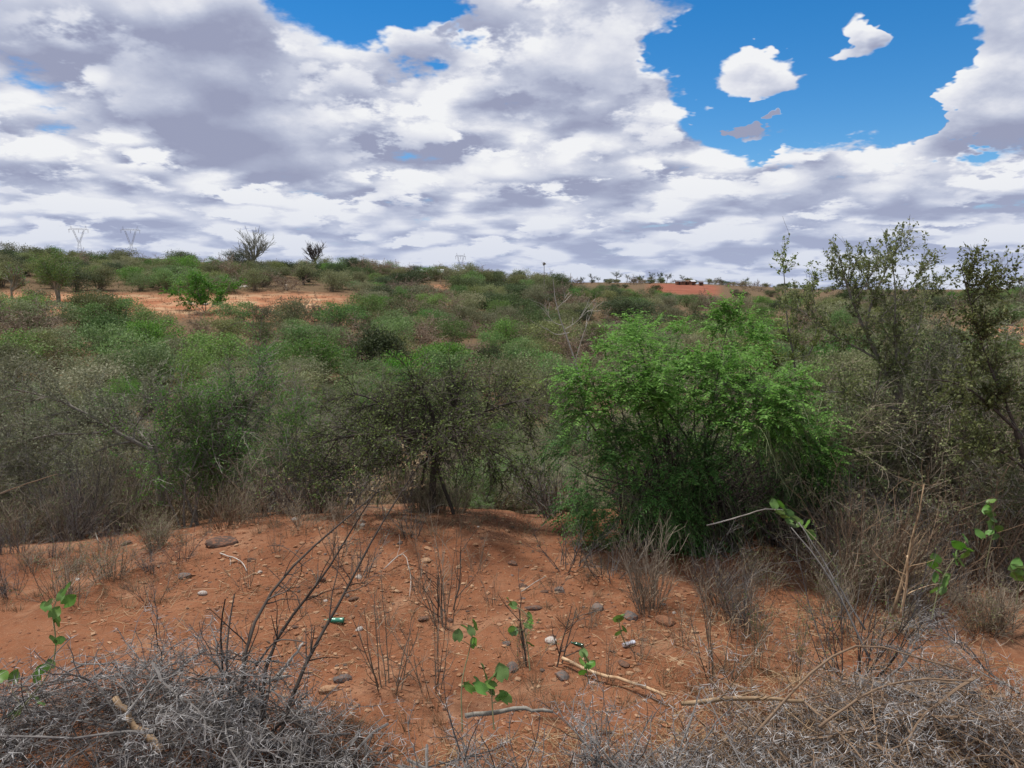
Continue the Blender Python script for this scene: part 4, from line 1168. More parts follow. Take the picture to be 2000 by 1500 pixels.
# ------------------------------------------------------------------ dead thorn brush heaped along the near side
def thorn_branch(L, wood, nth, n2=13, n3=26):
    P1, R1 = walk(np.array([[-L * .45, 0, .02]]), np.array([[1.0, 0, .12]]), [L], 10, .17, (0, 0, -.01), .010, .003)
    P2, R2 = grow(P1, R1, n2, (L * .2, L * .5), (25, 65), 6, .1, 1., .15, (0, 0, 0), .65, .0022)
    P3, R3 = grow(P2, R2, n3, (L * .08, L * .22), (25, 70), 4, .1, 1., .15, (0, 0, 0), .7, .0016)
    g = Geo().tubes(P1, R1, 5).tubes(P2, R2, 4).tubes(P3, R3, 3)
    t = Geo()
    for P, R, n in ((P1, R1, nth // 6), (P2, R2, nth // 2), (P3, R3, nth // 3)):
        pos, tan, rad, _ = sample(P, R, n, .05, 1.)
        perp = unit(np.cross(tan, rng.normal(0, 1, tan.shape)))
        oth = np.cross(tan, perp)
        for sg in (-1, 1):
            d = unit(perp * .8 + oth * sg * .75 + tan * .25 + rng.normal(0, .12, tan.shape))
            ln = rng.uniform(.03, .085, n)[:, None]
            TP = np.stack([pos, pos + d * ln * .5, pos + d * ln], 1)
            t.tubes(TP, np.tile(np.array([.0018, .0012, .0002]), (n, 1)), 3)
    return [('stem', g.mesh('thorn_branch_stem', MT[wood])), ('thorns', t.mesh('thorn_branch_thorns', MT['thorn']), 'stuff', 'stem')]
THG = [thorn_branch(L, 'twig_grey', n) for L, n in ((1.0, 110), (1.2, 130), (.8, 110), (1.1, 100))]
THB = [thorn_branch(L, 'twig_brown', n) for L, n in ((1.1, 150), (.9, 130), (1.2, 160))]
def heap(n, cx, cy, rx, ry, h, protos, label, group, s=(.7, 1.1)):
    for i in range(n):
        a, q = rng.uniform(0, 6.28), math.sqrt(rng.uniform(0, 1))
        x, y = cx + rx * q * math.cos(a), cy + ry * q * math.sin(a)
        z = zat(x, y) + max(.03, h * (1 - q * q) * rng.uniform(.05, 1.0))
        thing('dead_thorn_branch', protos[rng.integers(len(protos))], (x, y, z), (rng.normal(0, .5), rng.normal(0, .16), rng.uniform(0, 6.28)), (lambda k: (k, k, k * .74))(rng.uniform(*s)), label, 'branch', group)
heap(84, -2.15, 4.25, 1.2, .66, .58, THG, 'dead grey thorn branch in the tall brush heap around the dark leaning stems', 'grey thorn branches of the tall heap')
heap(10, -1.3, 3.8, .5, .4, .2, THG, 'dead grey thorn branch in the tall brush heap around the dark leaning stems', 'grey thorn branches of the tall heap')
heap(64, .45, 3.68, 1.2, .40, .20, THG, 'dead pale grey thorn branch in the low brush strip below the heart-leaved plants', 'grey thorn branches of the low strip')
heap(66, 2.4, 4.15, 1.1, .78, .46, THB, 'dead brown thorn branch with white thorns in the brush heap before the thicket', 'brown thorn branches before the thicket')
heap(24, 2.9, 4.7, .75, .45, .52, THG, 'dead grey thorn branch on top of the brown brush heap before the thicket', 'grey thorn branches before the thicket', (.6, .9))
heap(14, 1.55, 3.9, .55, .4, .15, THB, 'dead brown thorn branch with white thorns in the brush heap before the thicket', 'brown thorn branches before the thicket')

# fine broken twigs and dead stalks that fill the brush
def litter(n, boxes, L, r, mat, name, label, zs=1.0):
    P = []
    tot = sum(b[5] for b in boxes)
    for (cx, cy, rx, ry, h, w) in boxes:
        m = int(n * w / tot)
        a, q = rng.uniform(0, 6.28, m), np.sqrt(rng.uniform(0, 1, m))
        x, y = cx + rx * q * np.cos(a), cy + ry * q * np.sin(a)
        z = zt(x, y) + np.maximum(.004, h * (1 - q * q) * rng.uniform(0, 1, m) ** 1.3)
        P.append(np.stack([x, y, z], 1))
    P = np.concatenate(P)
    d = rng.normal(0, 1, P.shape); d[:, 2] *= .35 * zs
    Q, R = walk(P, d, rng.uniform(L[0], L[1], len(P)), 3, .18, (0, 0, 0), r, r * .5)
    zz = zt(Q[:, :, 0].ravel(), Q[:, :, 1].ravel()).reshape(Q.shape[:2])
    Q[:, :, 2] = np.maximum(Q[:, :, 2], zz + .003)
    tag(link(name, Geo().tubes(Q, R, 3).mesh(name, MT[mat])), label, name.replace('_', ' '), None, 'stuff')
litter(10000, [(-2.15, 4.25, 1.35, .72, .48, 3.4), (.45, 3.66, 1.35, .46, .15, 1.8), (2.45, 4.15, 1.25, .85, .36, 2.8), (-1.2, 3.85, .8, .5, .15, .8), (1.4, 3.95, .8, .5, .12, .8)], (.08, .26), .0022, 'twig_dk', 'twig_litter', 'tangle of fine broken twigs coloured dark for inner shade filling the thorn brush')  # dark twig colour puts the shade of the heaps' interior into this litter
litter(6000, [(2.3, 4.3, 1.5, 1.1, .3, 2.5), (.8, 4.15, 1.5, .5, .07, 1.6), (2.3, 5.6, 1.5, .9, .35, 1.0), (0, 6.2, 3.2, 1.8, .01, .4), (-2.2, 6.2, 1.6, 1.0, .05, .5)], (.06, .24), .0019, 'straw', 'straw_litter', 'dry straw-coloured stalks strewn on the ground and through the brush')

# ------------------------------------------------------------------ dry grass
gt = Geo()
def tufts(n, fn, h, blades, spread=38, w=.0032):
    for i in range(n):
        x, y = fn()
        z = zat(x, y); m = int(rng.integers(blades[0], blades[1])); hh = rng.uniform(*h)
        az = rng.uniform(0, 6.28, m); tl = np.radians(rng.uniform(2, spread, m))
        d = np.stack([np.sin(tl) * np.cos(az), np.sin(tl) * np.sin(az), np.cos(tl)], 1)
        pos = np.stack([x + np.cos(az) * hh * .12, y + np.sin(az) * hh * .12, np.full(m, z - .01)], 1)
        P, R = walk(pos, d, rng.uniform(hh * .5, hh * 1.1, m), 4, .12, (0, 0, -.12), w * .5, w * .15)
        gt.tubes(P, R, 3)
def around(px0, px1, py0, py1):
    def fn():
        b = hit(rng.uniform(px0, px1), rng.uniform(py0, py1)); return b.x, b.y
    return fn
tufts(46, around(980, 1500, 1290, 1390), (.07, .2), (10, 22), 55)
tufts(40, around(0, 420, 1010, 1180), (.06, .18), (8, 20), 50)
tufts(34, around(500, 1000, 1010, 1330), (.05, .14), (6, 14), 50)
tufts(30, around(1060, 1330, 1080, 1230), (.06, .2), (10, 20), 50)
tufts(46, around(1380, 1990, 1080, 1330), (.10, .32), (8, 20), 45)
tufts(40, around(560, 900, 1360, 1495), (.08, .2), (8, 18), 50)
tufts(150, around(-20, 1060, 992, 1050), (.10, .3), (8, 20), 48)
tufts(60, around(0, 360, 1040, 1200), (.08, .22), (8, 20), 50)
tufts(60, around(600, 1300, 1120, 1340), (.04, .13), (6, 14), 55)
tag(link('dry_grass', gt.mesh('dry_grass', MT['grass'])), 'thin dry grass tufts scattered over the red soil', 'grass', None, 'stuff')
gt = Geo()
for i in range(900):
    az = math.atan((rng.uniform(-60, 720) - 1000) / FPX); r = rng.uniform(84, 124)
    x, y = r * math.sin(az), r * math.cos(az)
    if float(straw_mask(np.array([x]), np.array([y]))[0]) < .3: continue
    m = 9; a = rng.uniform(0, 6.28, m)
    pos = np.stack([x + rng.normal(0, .35, m), y + rng.normal(0, .35, m), np.full(m, zat(x, y) - .03)], 1)
    d = np.stack([np.cos(a) * .35, np.sin(a) * .35, np.ones(m)], 1)
    P, R = walk(pos, d, rng.uniform(.10, .28, m), 3, .2, (0, 0, -.1), .03, .01)
    gt.tubes(P, R, 3)
tag(link('straw_grass', gt.mesh('straw_grass', MT['straw'])), 'pale straw grass covering the clearing across the valley', 'grass', None, 'stuff')

# ------------------------------------------------------------------ stones
def stone_mat(name, cols):
    m, M, out = mat_new(name)
    co = M.n('ShaderNodeTexCoord').outputs['Object']
    rnd = M.math('FRACT', M.math('ADD', M.n('ShaderNodeObjectInfo').outputs['Random'], M.n('ShaderNodeNewGeometry').outputs['Random Per Island']))
    c = M.ramp(rnd, [(i / (len(cols) - 1), q) for i, q in enumerate(cols)])
    n = M.noise(co, 26., 4., .65)
    c = M.mix(M.lin(n, .3, .7), M.mix(.45, c, (.06, .045, .035, 1)), c)
    c = M.mix(M.smooth(M.noise(co, 9., 3., .6), .46, .66, 0, .65), c, (.27, .115, .06, 1))
    bs = M.n('ShaderNodeBsdfPrincipled'); M.put(bs.inputs['Base Color'], c); bs.inputs['Roughness'].default_value = .9
    bs.inputs['Specular IOR Level'].default_value = .2
    bp = M.n('ShaderNodeBump'); bp.inputs['Strength'].default_value = .5; bp.inputs['Distance'].default_value = .01
    M.put(bp.inputs['Height'], n); M.put(bs.inputs['Normal'], bp.outputs[0])
    M.nt.links.new(bs.outputs[0], out.inputs[0])
    return m
MT['st_orange'] = stone_mat('orange_stone', [(.27, .115, .055), (.36, .19, .10), (.46, .30, .18), (.22, .095, .05)])
MT['st_grey'] = stone_mat('grey_stone', [(.12, .110, .105), (.20, .18, .165), (.10, .092, .09)])
MT['st_dark'] = stone_mat('dark_stone', [(.075, .05, .04), (.12, .075, .055), (.10, .08, .07)])
MT['st_pale'] = stone_mat('pale_stone', [(.45, .42, .38), (.60, .57, .53), (.40, .36, .30)])
MT['clod'] = stone_mat('earth_clod', [(.13, .052, .028), (.21, .085, .044), (.29, .135, .078), (.17, .068, .036)])
def stone_mesh(mat, sub=2, flat=.5):
    bm = bmesh.new(); bmesh.ops.create_icosphere(bm, subdivisions=sub, radius=.5)
    ax = [Vector(rng.normal(0, 1, 3)).normalized() for _ in range(7)]; cut = rng.uniform(.26, .42, 7)
    sc = Vector((rng.uniform(.8, 1.15), rng.uniform(.55, .9), flat * rng.uniform(.7, 1.2)))
    for v in bm.verts:
        for a, c in zip(ax, cut):
            d = v.co.dot(a)
            if d > c: v.co -= a * (d - c)
        v.co += Vector(rng.normal(0, .012, 3))
        v.co = Vector((v.co.x * sc.x, v.co.y * sc.y, v.co.z * sc.z))
    me = bpy.data.meshes.new('stone'); bm.to_mesh(me); bm.free(); me.materials.append(MT[mat])
    return me
STM = {k: [stone_mesh('st_' + k, 2) for _ in range(5)] for k in ('orange', 'grey', 'dark', 'pale')}
def stone(px, py, wpx, kind, label, group=None, flat=1.0):
    b = hit(px, py); d = math.hypot(b.y, CAM_H - b.z); s = wpx / FPX * d
    me = STM[kind][rng.integers(5)]
    o = link('stone', me, None, (b.x, b.y, b.z + s * .02 * flat), (rng.normal(0, .15), rng.normal(0, .15), rng.uniform(0, 6.28)), (s, s, s * flat))
    return tag(o, label, 'stone', group)
for px, py, w, k, l in (
    (433, 1062, 62, 'dark', 'largest dark reddish-brown rock on the smooth bare soil'), (245, 1019, 34, 'grey', 'dark grey stone beside the leaning sapling at the shelf edge'),
    (303, 1019, 34, 'dark', 'flat dark stone at the shelf edge between two saplings'), (61, 1051, 42, 'orange', 'broad flat tan stone among the low olive shrublets'),
    (247, 1064, 32, 'dark', 'dark brown stone below the leaning sapling'), (360, 1126, 38, 'grey', 'flat grey stone just below the lone thorny seedling'),
    (395, 1160, 22, 'pale', 'whitish lump of stone in front of the lone seedling'), (628, 1134, 28, 'dark', 'brown stone beside the leaning dark stems'),
    (641, 1350, 42, 'orange', 'flat tan slab beside grey slate near the dark leaning shrub'), (667, 1328, 42, 'grey', 'grey slate stone beside the flat tan slab'),
    (831, 1095, 24, 'orange', 'orange stone in front of the umbrella tree'), (1002, 1103, 28, 'dark', 'brown stone in the middle of the worn trail'),
    (1022, 1147, 30, 'dark', 'dark brown stone on the trail below the first'), (1041, 1188, 34, 'dark', 'blocky dark brown stone on the lower trail'),
    (1095, 1155, 28, 'grey', 'dark grey stone between the trail and the creeper'), (1165, 1188, 34, 'grey', 'smooth grey stone in front of the creeper'),
    (1232, 1205, 48, 'grey', 'long flat grey stone at the edge of the creeper shade'), (1301, 1216, 46, 'orange', 'large pale tan stone at the edge of the creeper shade'),
    (829, 1209, 30, 'dark', 'flat red-brown stone beside the wiry sapling'), (989, 1259, 28, 'grey', 'angular grey stone beside the green-leaved sapling'),
    (1076, 1253, 32, 'pale', 'pale grey slab beside the straight dark sticks'), (1000, 1307, 40, 'grey', 'blue-grey stone behind the heart-leaved plant'),
    (1097, 1322, 42, 'grey', 'grey stone under the end of the peeled stick'), (1275, 1257, 18, 'orange', 'small pale orange stone near the crumpled can'),
    (1219, 1297, 30, 'dark', 'thin dark slab in front of the crumpled can'), (690, 1170, 24, 'dark', 'long dark stone behind the green bottle')):
    stone(px, py, w, k, l)
for i in range(150):
    py = 1015 + 330 * rng.uniform(0, 1) ** 1.1
    px = rng.uniform(30, 1300) if py < 1150 else rng.uniform(520, 1380)
    k = ['orange', 'dark', 'grey', 'pale'][int(rng.choice(4, p=[.62, .2, .1, .08]))]
    stone(px, py, rng.uniform(7, 19), k, {'orange': 'small orange', 'dark': 'small dark brown', 'grey': 'small grey', 'pale': 'small whitish'}[k] + ' stone lying on the open red soil', 'small stones on the red soil')
# gravel: too many to count
ico = bmesh.new(); bmesh.ops.create_icosphere(ico, subdivisions=1, radius=.5)
IV = np.array([v.co[:] for v in ico.verts]); IT = np.array([[v.index for v in f_.verts] for f_ in ico.faces]); ico.free()
ov = np.array([[1, 0, 0], [-1, 0, 0], [0, 1, 0], [0, -1, 0], [0, 0, 1], [0, 0, -1]], float) * .5
ot = np.array([[0, 2, 4], [2, 1, 4], [1, 3, 4], [3, 0, 4], [2, 0, 5], [1, 2, 5], [3, 1, 5], [0, 3, 5]])
def gravel(n, x0, x1, y0, y1, smin, smax, mat, name, label, small=False):
    iv, it = (ov, ot) if small else (IV, IT)
    x = rng.uniform(x0, x1, n); y = rng.uniform(y0, y1, n)
    keep = fbm(x * .8, y * .8, 3, 91) + rng.uniform(-.25, .25, n) > -.05
    x, y = x[keep], y[keep]; m = len(x)
    s = smin + (smax - smin) * rng.uniform(0, 1, m) ** 3
    V = iv[None] * (1 + rng.normal(0, .16, (m, len(iv), 1))) * s[:, None, None] * np.stack([rng.uniform(.8, 1.3, m), rng.uniform(.6, 1., m), rng.uniform(.3, .6, m)], 1)[:, None, :]
    a = rng.uniform(0, 6.28, m); c, sn = np.cos(a)[:, None], np.sin(a)[:, None]
    X = V[:, :, 0] * c - V[:, :, 1] * sn + x[:, None]; Yy = V[:, :, 0] * sn + V[:, :, 1] * c + y[:, None]
    Z = V[:, :, 2] + (zt(x, y) + s * .08)[:, None]
    T = it[None] + (np.arange(m) * len(iv))[:, None, None]
    g = Geo().add(np.stack([X, Yy, Z], -1), tris=T)
    tag(link(name, g.mesh(name, MT[mat])), label, 'gravel', None, 'stuff')
gravel(26000, -4.0, 3.4, 3.9, 10.4, .006, .042, 'clod', 'earth_crumbs', 'crumbs and clods of red earth over the bare soil', True)
gravel(2000, -1.9, 1.6, 4.6, 7.6, .016, .062, 'st_orange', 'coarse_gravel', 'coarse tan gravel in the middle of the bare soil')
gravel(7000, -3.8, 2.6, 4.2, 10.2, .010, .050, 'st_orange', 'gravel', 'orange gravel and crumbs of earth over the bare soil')
gravel(2200, -3.8, 2.8, 4.2, 10.5, .010, .045, 'st_dark', 'dark_gravel', 'dark brown gravel sprinkled over the bare soil')

# pale rock slabs on the rise
slab = [stone_mesh('st_pale', 2, .3) for _ in range(4)]
for px, r, w in ((455, 146, 1.6), (462, 143, 2.2), (408, 128, 2.0), (425, 127, 1.4), (500, 131, 2.4), (482, 129, 1.8), (470, 127, 1.5), (455, 127, 1.6), (440, 118, 2.0), (452, 117, 2.2), (475, 118, 1.8), (495, 127, 1.5), (270, 168, 5.0), (262, 166, 3.),
                 (515, 126, 1.6), (655, 130, 1.4), (365, 152, 2.2), (400, 93, 1.6), (247, 96, 1.8), (560, 126, 1.2)):
    p = at(px, r)
    tag(link('pale_boulder', slab[rng.integers(4)], None, (p.x, p.y, p.z + .12 * w * .3), (rng.normal(0, .15), rng.normal(0, .15), rng.uniform(0, 6.28)), (w, w * .8, w * .8)),
        'pale weathered flat boulder on the stony rise across the valley', 'boulder', 'boulders on the stony rise')

# ------------------------------------------------------------------ sticks and stems by hand
def stick(pts, r0, r1, mat, label, name='stick', ground=False, k=10, cat='stick', twigs=0, cut=None):
    if ground:
        Q = [np.array(hit(a, b)) + np.array([0, 0, r0 * .7 + dz]) for a, b, dz in pts]
    else:
        Q = [pt(*p) for p in pts]
    P = spline(Q, k)
    P[1:-1] += rng.normal(0, r0 * .35, P[1:-1].shape)
    t = np.linspace(0, 1, k); R = r0 * (1 - t) + r1 * t
    R = R * (1 + rng.normal(0, .07, k))
    P = np.vstack([P[:1], P, P[-1:]]); R = np.concatenate([[0], R, [0]])
    g = Geo().tubes(P, R, 8)
    if twigs:
        P2, R2 = grow(P[None, 1:-1], R[None, 1:-1], twigs, (.08, .35), (25, 70), 5, .2, 1., .14, (0, 0, .02), .5, .0016)
        g.tubes(P2, R2, 3)
    b = P[0]
    parts = [('stem', g.mesh('stick_stem', MT[mat], True))]
    if cut:
        c = Geo().tubes(np.stack([P[-1] - unit(P[-1] - P[-3]) * .012, P[-1], P[-1] + unit(P[-1] - P[-3]) * .003])[None], np.array([[r1 * 1.02, r1 * 1.03, .0]]), 10)
        parts.append(('cut_end', c.mesh('stick_cut', MT[cut])))
    return thing(name, rebase(parts, b), b, label=label, cat=cat)
stick([(225, 1362, 4.1), (262, 1415, 4.0), (285, 1435, 3.95), (312, 1462, 3.85)], .018, .022, 'wood_br', 'thick sawn branch with a pale cut end lying in the grey brush heap', 'cut_branch', cat='branch', cut='pale_wood')
stick([(1098, 1300, .05), (1160, 1330, .04), (1230, 1346, .05), (1300, 1378, .06)], .014, .012, 'pale_wood', 'long peeled yellowish stick lying along the dry grass', 'peeled_stick', True)
stick([(1330, 1374, 4.25), (1400, 1366, 4.25), (1480, 1362, 4.2), (1570, 1370, 4.2)], .014, .011, 'wood_br', 'thick brown branch lying across the brush to the side of the peeled stick', 'fallen_branch', cat='branch', twigs=6)
stick([(908, 1398, 4.1), (960, 1390, 4.1), (1020, 1384, 4.1), (1080, 1390, 4.05)], .014, .010, 'bark', 'dark grey branch lying on the low brush strip beside the heart-leaved plant', 'fallen_branch', cat='branch')
stick([(540, 1322, 4.6), (560, 1300, 4.6), (578, 1278, 4.6), (592, 1256, 4.65)], .013, .008, 'white_wood', 'short bleached broken branch propped against the dark leaning stems', 'broken_branch', cat='branch')
stick([(520, 1332, 4.5), (545, 1322, 4.55), (568, 1320, 4.6)], .012, .008, 'white_wood', 'bleached stub of wood lying below the propped broken branch', 'broken_branch', cat='branch')
stick([(1380, 1026, 7.3), (1440, 1012, 7.3), (1490, 992, 7.2), (1530, 996, 7.1)], .007, .005, 'white_wood', 'curved pale twig reaching out from the leafy vine under the creeper', 'pale_twig', cat='twig')
stick([(-10, 968, 8.4), (50, 945, 8.4), (112, 926, 8.5)], .006, .004, 'twig_brown', 'long reddish dry stalk slanting over the brown undergrowth', 'dry_stalk', cat='twig')
stick([(1745, 1200, 5.6), (1765, 1120, 5.65), (1785, 1040, 5.7), (1805, 945, 5.8)], .013, .005, 'wood_br', 'tall pale orange dead stalk standing in front of the thicket', 'dead_stalk', cat='stalk', twigs=12)
stick([(1760, 1205, 5.5), (1770, 1140, 5.5), (1772, 1085, 5.5)], .011, .006, 'pale_wood', 'shorter straight pale stalk beside the tall orange one', 'dead_stalk', cat='stalk', twigs=9)
stick([(1700, 1290, 4.9), (1620, 1120, 5.2), (1545, 1030, 5.5)], .008, .004, 'twig_grey', 'long grey stem leaning up towards the leafy vine', 'leaning_stalk', cat='stalk', twigs=14)
stick([(1690, 1230, 5.0), (1640, 1150, 5.2), (1600, 1080, 5.4), (1560, 1020, 5.6)], .007, .004, 'twig_grey', 'second thin grey stem leaning beside the first', 'leaning_stalk', cat='stalk', twigs=10)
stick([(1470, 1440, 4.0), (1560, 1330, 4.3), (1680, 1235, 4.5), (1800, 1290, 4.4), (1920, 1320, 4.3)], .009, .004, 'twig_brown', 'long arching brown thorn stem over the brown brush heap', 'arching_branch', cat='branch', twigs=12)
stick([(1600, 1420, 3.9), (1700, 1345, 4.1), (1800, 1322, 4.1), (1900, 1330, 4.0)], .008, .004, 'twig_brown', 'lower arching brown thorn stem over the brown brush heap', 'arching_branch', cat='branch', twigs=12)
stick([(750, 1118, .03), (790, 1090, .10), (805, 1140, .05), (800, 1170, .02)], .005, .003, 'white_wood', 'forked white twig lying in the middle of the bare soil', 'white_twig', True, cat='twig', twigs=3)
stick([(430, 1085, .02), (470, 1100, .03), (482, 1120, .02)], .006, .004, 'white_wood', 'pale bent twig lying below the dark reddish rock', 'white_twig', True, cat='twig', twigs=2)
stick([(160, 1050, .02), (185, 1043, .05), (192, 1060, .02)], .006, .004, 'white_wood', 'small crooked white twig lying near the leaning sapling', 'white_twig', True, cat='twig', twigs=2)
stick([(1018, 1160, .02), (1045, 1146, .04), (1066, 1132, .03)], .005, .003, 'white_wood', 'thin pale twig lying across the trail stones', 'white_twig', True, cat='twig')

# ---- dark leafless shrub leaning out of the brush heap
B = hit(530, 1425)
L1 = [limb(q, a, b, 10) for q, a, b in (
    ([(475, 1440, 4.15), (462, 1330, 4.3), (468, 1265, 4.4), (500, 1190, 4.6), (560, 1110, 4.9), (650, 1035, 5.2), (745, 955, 5.6)], .013, .004),
    ([(510, 1440, 4.2), (508, 1340, 4.4), (515, 1262, 4.5), (575, 1195, 4.7), (640, 1125, 4.9), (690, 1020, 5.1), (735, 960, 5.2)], .013, .0035),
    ([(545, 1445, 4.1), (570, 1350, 4.3), (585, 1300, 4.4), (640, 1225, 4.6), (690, 1130, 4.8), (720, 1060, 5.0), (820, 905, 5.3)], .013, .0035),
    ([(430, 1420, 4.3), (436, 1300, 4.5), (428, 1230, 4.5), (440, 1170, 4.5)], .009, .004),
    ([(455, 1400, 4.4), (440, 1290, 4.5), (450, 1200, 4.6), (458, 1160, 4.6)], .009, .004),
    ([(520, 1440, 4.1), (560, 1400, 4.0), (620, 1440, 3.9)], .012, .004),
    ([(500, 1300, 4.5), (540, 1245, 4.4), (600, 1255, 4.4)], .008, .003))]
P1, R1 = batch(L1)
P2, R2 = grow(P1, R1, 60, (.1, .45), (25, 75), 6, .05, .6, .14, (0, 0, .0), .5, .002)
P3, R3 = grow(P2, R2, 110, (.05, .18), (25, 70), 4, .1, 1., .14, (0, 0, 0), .6, .0015)
P4, R4 = grow(P1[:3], R1[:3], 26, (.12, .35), (20, 60), 5, .72, 1., .12, (0, 0, .05), .6, .0018)
f = Geo(); leaf_scatter(f, P4, R4, 260, .028, .013, 1., .3, 1., .5, 1, .01)
g = Geo().tubes(P1, R1, 7).tubes(P2, R2, 4).tubes(P3, R3, 3).tubes(P4, R4, 3)
thing('leaning_shrub', rebase([('stems', g.mesh('leaning_stems', MT['twig_dk'], True)), ('sparse_leaves', f.mesh('leaning_leaves', MT['grass']), 'stuff')], B), B,
      label='dark shrub of long bare stems leaning out of the grey brush heap', cat='shrub')

# ------------------------------------------------------------------ vines and seedlings with heart-shaped leaves
hn = 9
hl = []
for i in range(hn):
    t = i / (hn - 1)
    w = .5 * math.sin(math.pi * min(1, t * .92 + .08)) ** .75 * (1.12 - .35 * t)
    hl.append((t, w))
hv, hq = [], []
for t, w in hl:
    back = -.12 * (1 - t) ** 3
    for s_, e in ((-1, 1), (-.5, .45), (0, 0), (.5, .45), (1, 1)):
        hv.append((w * s_, t + back * abs(s_) * 1.6, .10 * abs(s_) - .22 * t * t + .05 * math.sin(t * 9) * abs(s_)))
for i in range(hn - 1):
    for j in range(4):
        a = i * 5 + j; hq.append((a, a + 1, a + 6, a + 5))
MT['heart'] = leaf_mat('heart_leaf', [(.075, .170, .030), (.105, .220, .040), (.150, .270, .060)], .3, .22, .45)
heart = Geo().add(hv, quads=hq).mesh('heart_leaf', MT['heart'], True)
def vine(stem, leaves, size, label, Y, r=.005, name='heart_leaved_plant', cat='plant'):
    P, R = limb(stem, r, r * .6, 12)
    b = P[0]
    e = thing(name, rebase([('stem', Geo().tubes(P, R, 6).mesh('vine_stem', MT['vinestem'], True))], b), b, label=label, cat=cat)
    for (px, py) in leaves:
        q = pt(px, py, Y + rng.uniform(-.05, .05))
        nearest = P[np.argmin(np.linalg.norm(P - q, axis=1))]
        pe = np.stack([nearest - b, (nearest + q) / 2 - b + ZUP * .01, q - b])
        link('leaf_stalk', Geo().tubes(pe[None], np.array([[.0022, .0018, .0015]]), 4).mesh('leaf_stalk', MT['vinestem']), e.children[0])
        o = link('leaf', heart, e.children[0], Vector(q) - Vector(b), (rng.uniform(.5, 1.5), rng.normal(0, .5), rng.uniform(0, 6.28)), size * rng.uniform(.8, 1.15))
    return e
vine([(25, 1405, 4.0), (70, 1350, 4.05), (105, 1310, 4.1), (112, 1260, 4.15), (105, 1210, 4.2), (95, 1185, 4.2), (125, 1150, 4.2)],
     [(128, 1160), (118, 1172), (126, 1180), (98, 1180), (92, 1192), (102, 1205), (108, 1215), (112, 1222), (105, 1255), (115, 1258), (100, 1305), (74, 1330), (85, 1315), (78, 1370), (25, 1330), (8, 1328), (30, 1395), (20, 1400)],
     .068, 'climbing vine with round green leaves winding up through the grey brush heap', 4.1, name='leafy_vine', cat='vine')
vine([(903, 1430, 3.95), (900, 1345, 4.05), (905, 1310, 4.1), (918, 1270, 4.15), (925, 1225, 4.2)], [(893, 1250), (922, 1240), (928, 1262), (926, 1226), (914, 1232), (907, 1340)], .072, 'tall heart-leaved plant with a pale stem rising from the low brush strip', 4.15)
vine([(965, 1425, 3.95), (962, 1390, 4.0), (960, 1345, 4.05)], [(948, 1325), (968, 1322), (985, 1325), (958, 1330), (922, 1352), (948, 1352), (962, 1358), (978, 1368), (992, 1372), (966, 1342), (940, 1345)], .078, 'bushy heart-leaved plant with broad green leaves beside the low brush strip', 4.05)
vine([(1150, 1335, 4.7), (1146, 1310, 4.7), (1141, 1282, 4.7)], [(1140, 1283), (1146, 1292), (1138, 1300), (1148, 1306), (1142, 1316)], .066, 'small heart-leaved seedling growing against the peeled stick', 4.7)
vine([(1222, 1260, 5.2), (1212, 1235, 5.2), (1208, 1205, 5.2)], [(1208, 1208), (1204, 1242), (1218, 1232), (1206, 1215)], .075, 'spindly seedling with a few round leaves behind the crumpled can', 5.2)
vine([(1035, 1310, 4.8), (1030, 1260, 4.9), (1022, 1220, 4.9), (1034, 1205, 4.9)], [(1034, 1208), (1040, 1215), (1030, 1222), (1004, 1240), (1000, 1235), (1038, 1262), (1036, 1228), (998, 1182), (1008, 1184)], .06, 'thin sprig with dark round leaves beside the straight dark sticks', 4.9)
vine([(1640, 1120, 5.9), (1600, 1060, 6.0), (1560, 1020, 6.1), (1510, 995, 6.2)], [(1512, 992), (1525, 990), (1520, 1004), (1535, 1000), (1545, 1010), (1538, 1018), (1555, 1018), (1562, 1028), (1570, 1035), (1582, 1042), (1550, 1030), (1530, 1012), (1576, 1030), (1590, 1050)], .080,
     'leafy green vine sprawling out from under the creeper over dead stems', 6.1, name='leafy_vine', cat='vine')
vine([(1820, 1210, 5.3), (1832, 1150, 5.35), (1850, 1110, 5.4), (1880, 1070, 5.5), (1888, 1055, 5.5)], [(1888, 1060), (1880, 1072), (1892, 1076), (1870, 1085), (1882, 1090), (1866, 1100), (1878, 1104), (1830, 1098), (1826, 1108), (1838, 1120), (1830, 1135), (1846, 1132), (1842, 1145), (1822, 1158), (1836, 1160)], .080,
     'broad-leaved green vine climbing over the back of the brown brush heap', 5.4, name='leafy_vine', cat='vine')
vine([(1925, 1110, 6.2), (1935, 1060, 6.2), (1945, 1015, 6.2), (1932, 980, 6.2)], [(1930, 982), (1936, 992), (1928, 1002), (1940, 1008), (1944, 1020), (1936, 1028), (1946, 1036), (1930, 1044), (1940, 1050), (1918, 1050)], .080,
     'upright broad-leaved green vine on a stem in front of the thicket', 6.2, name='leafy_vine', cat='vine')
vine([(1985, 1180, 5.6), (1990, 1140, 5.6), (1980, 1115, 5.6)], [(1975, 1115), (1985, 1110), (1992, 1122), (1980, 1130), (1998, 1112)], .09, 'small broad-leaved vine sprig at the end of the thicket', 5.6, name='leafy_vine', cat='vine')

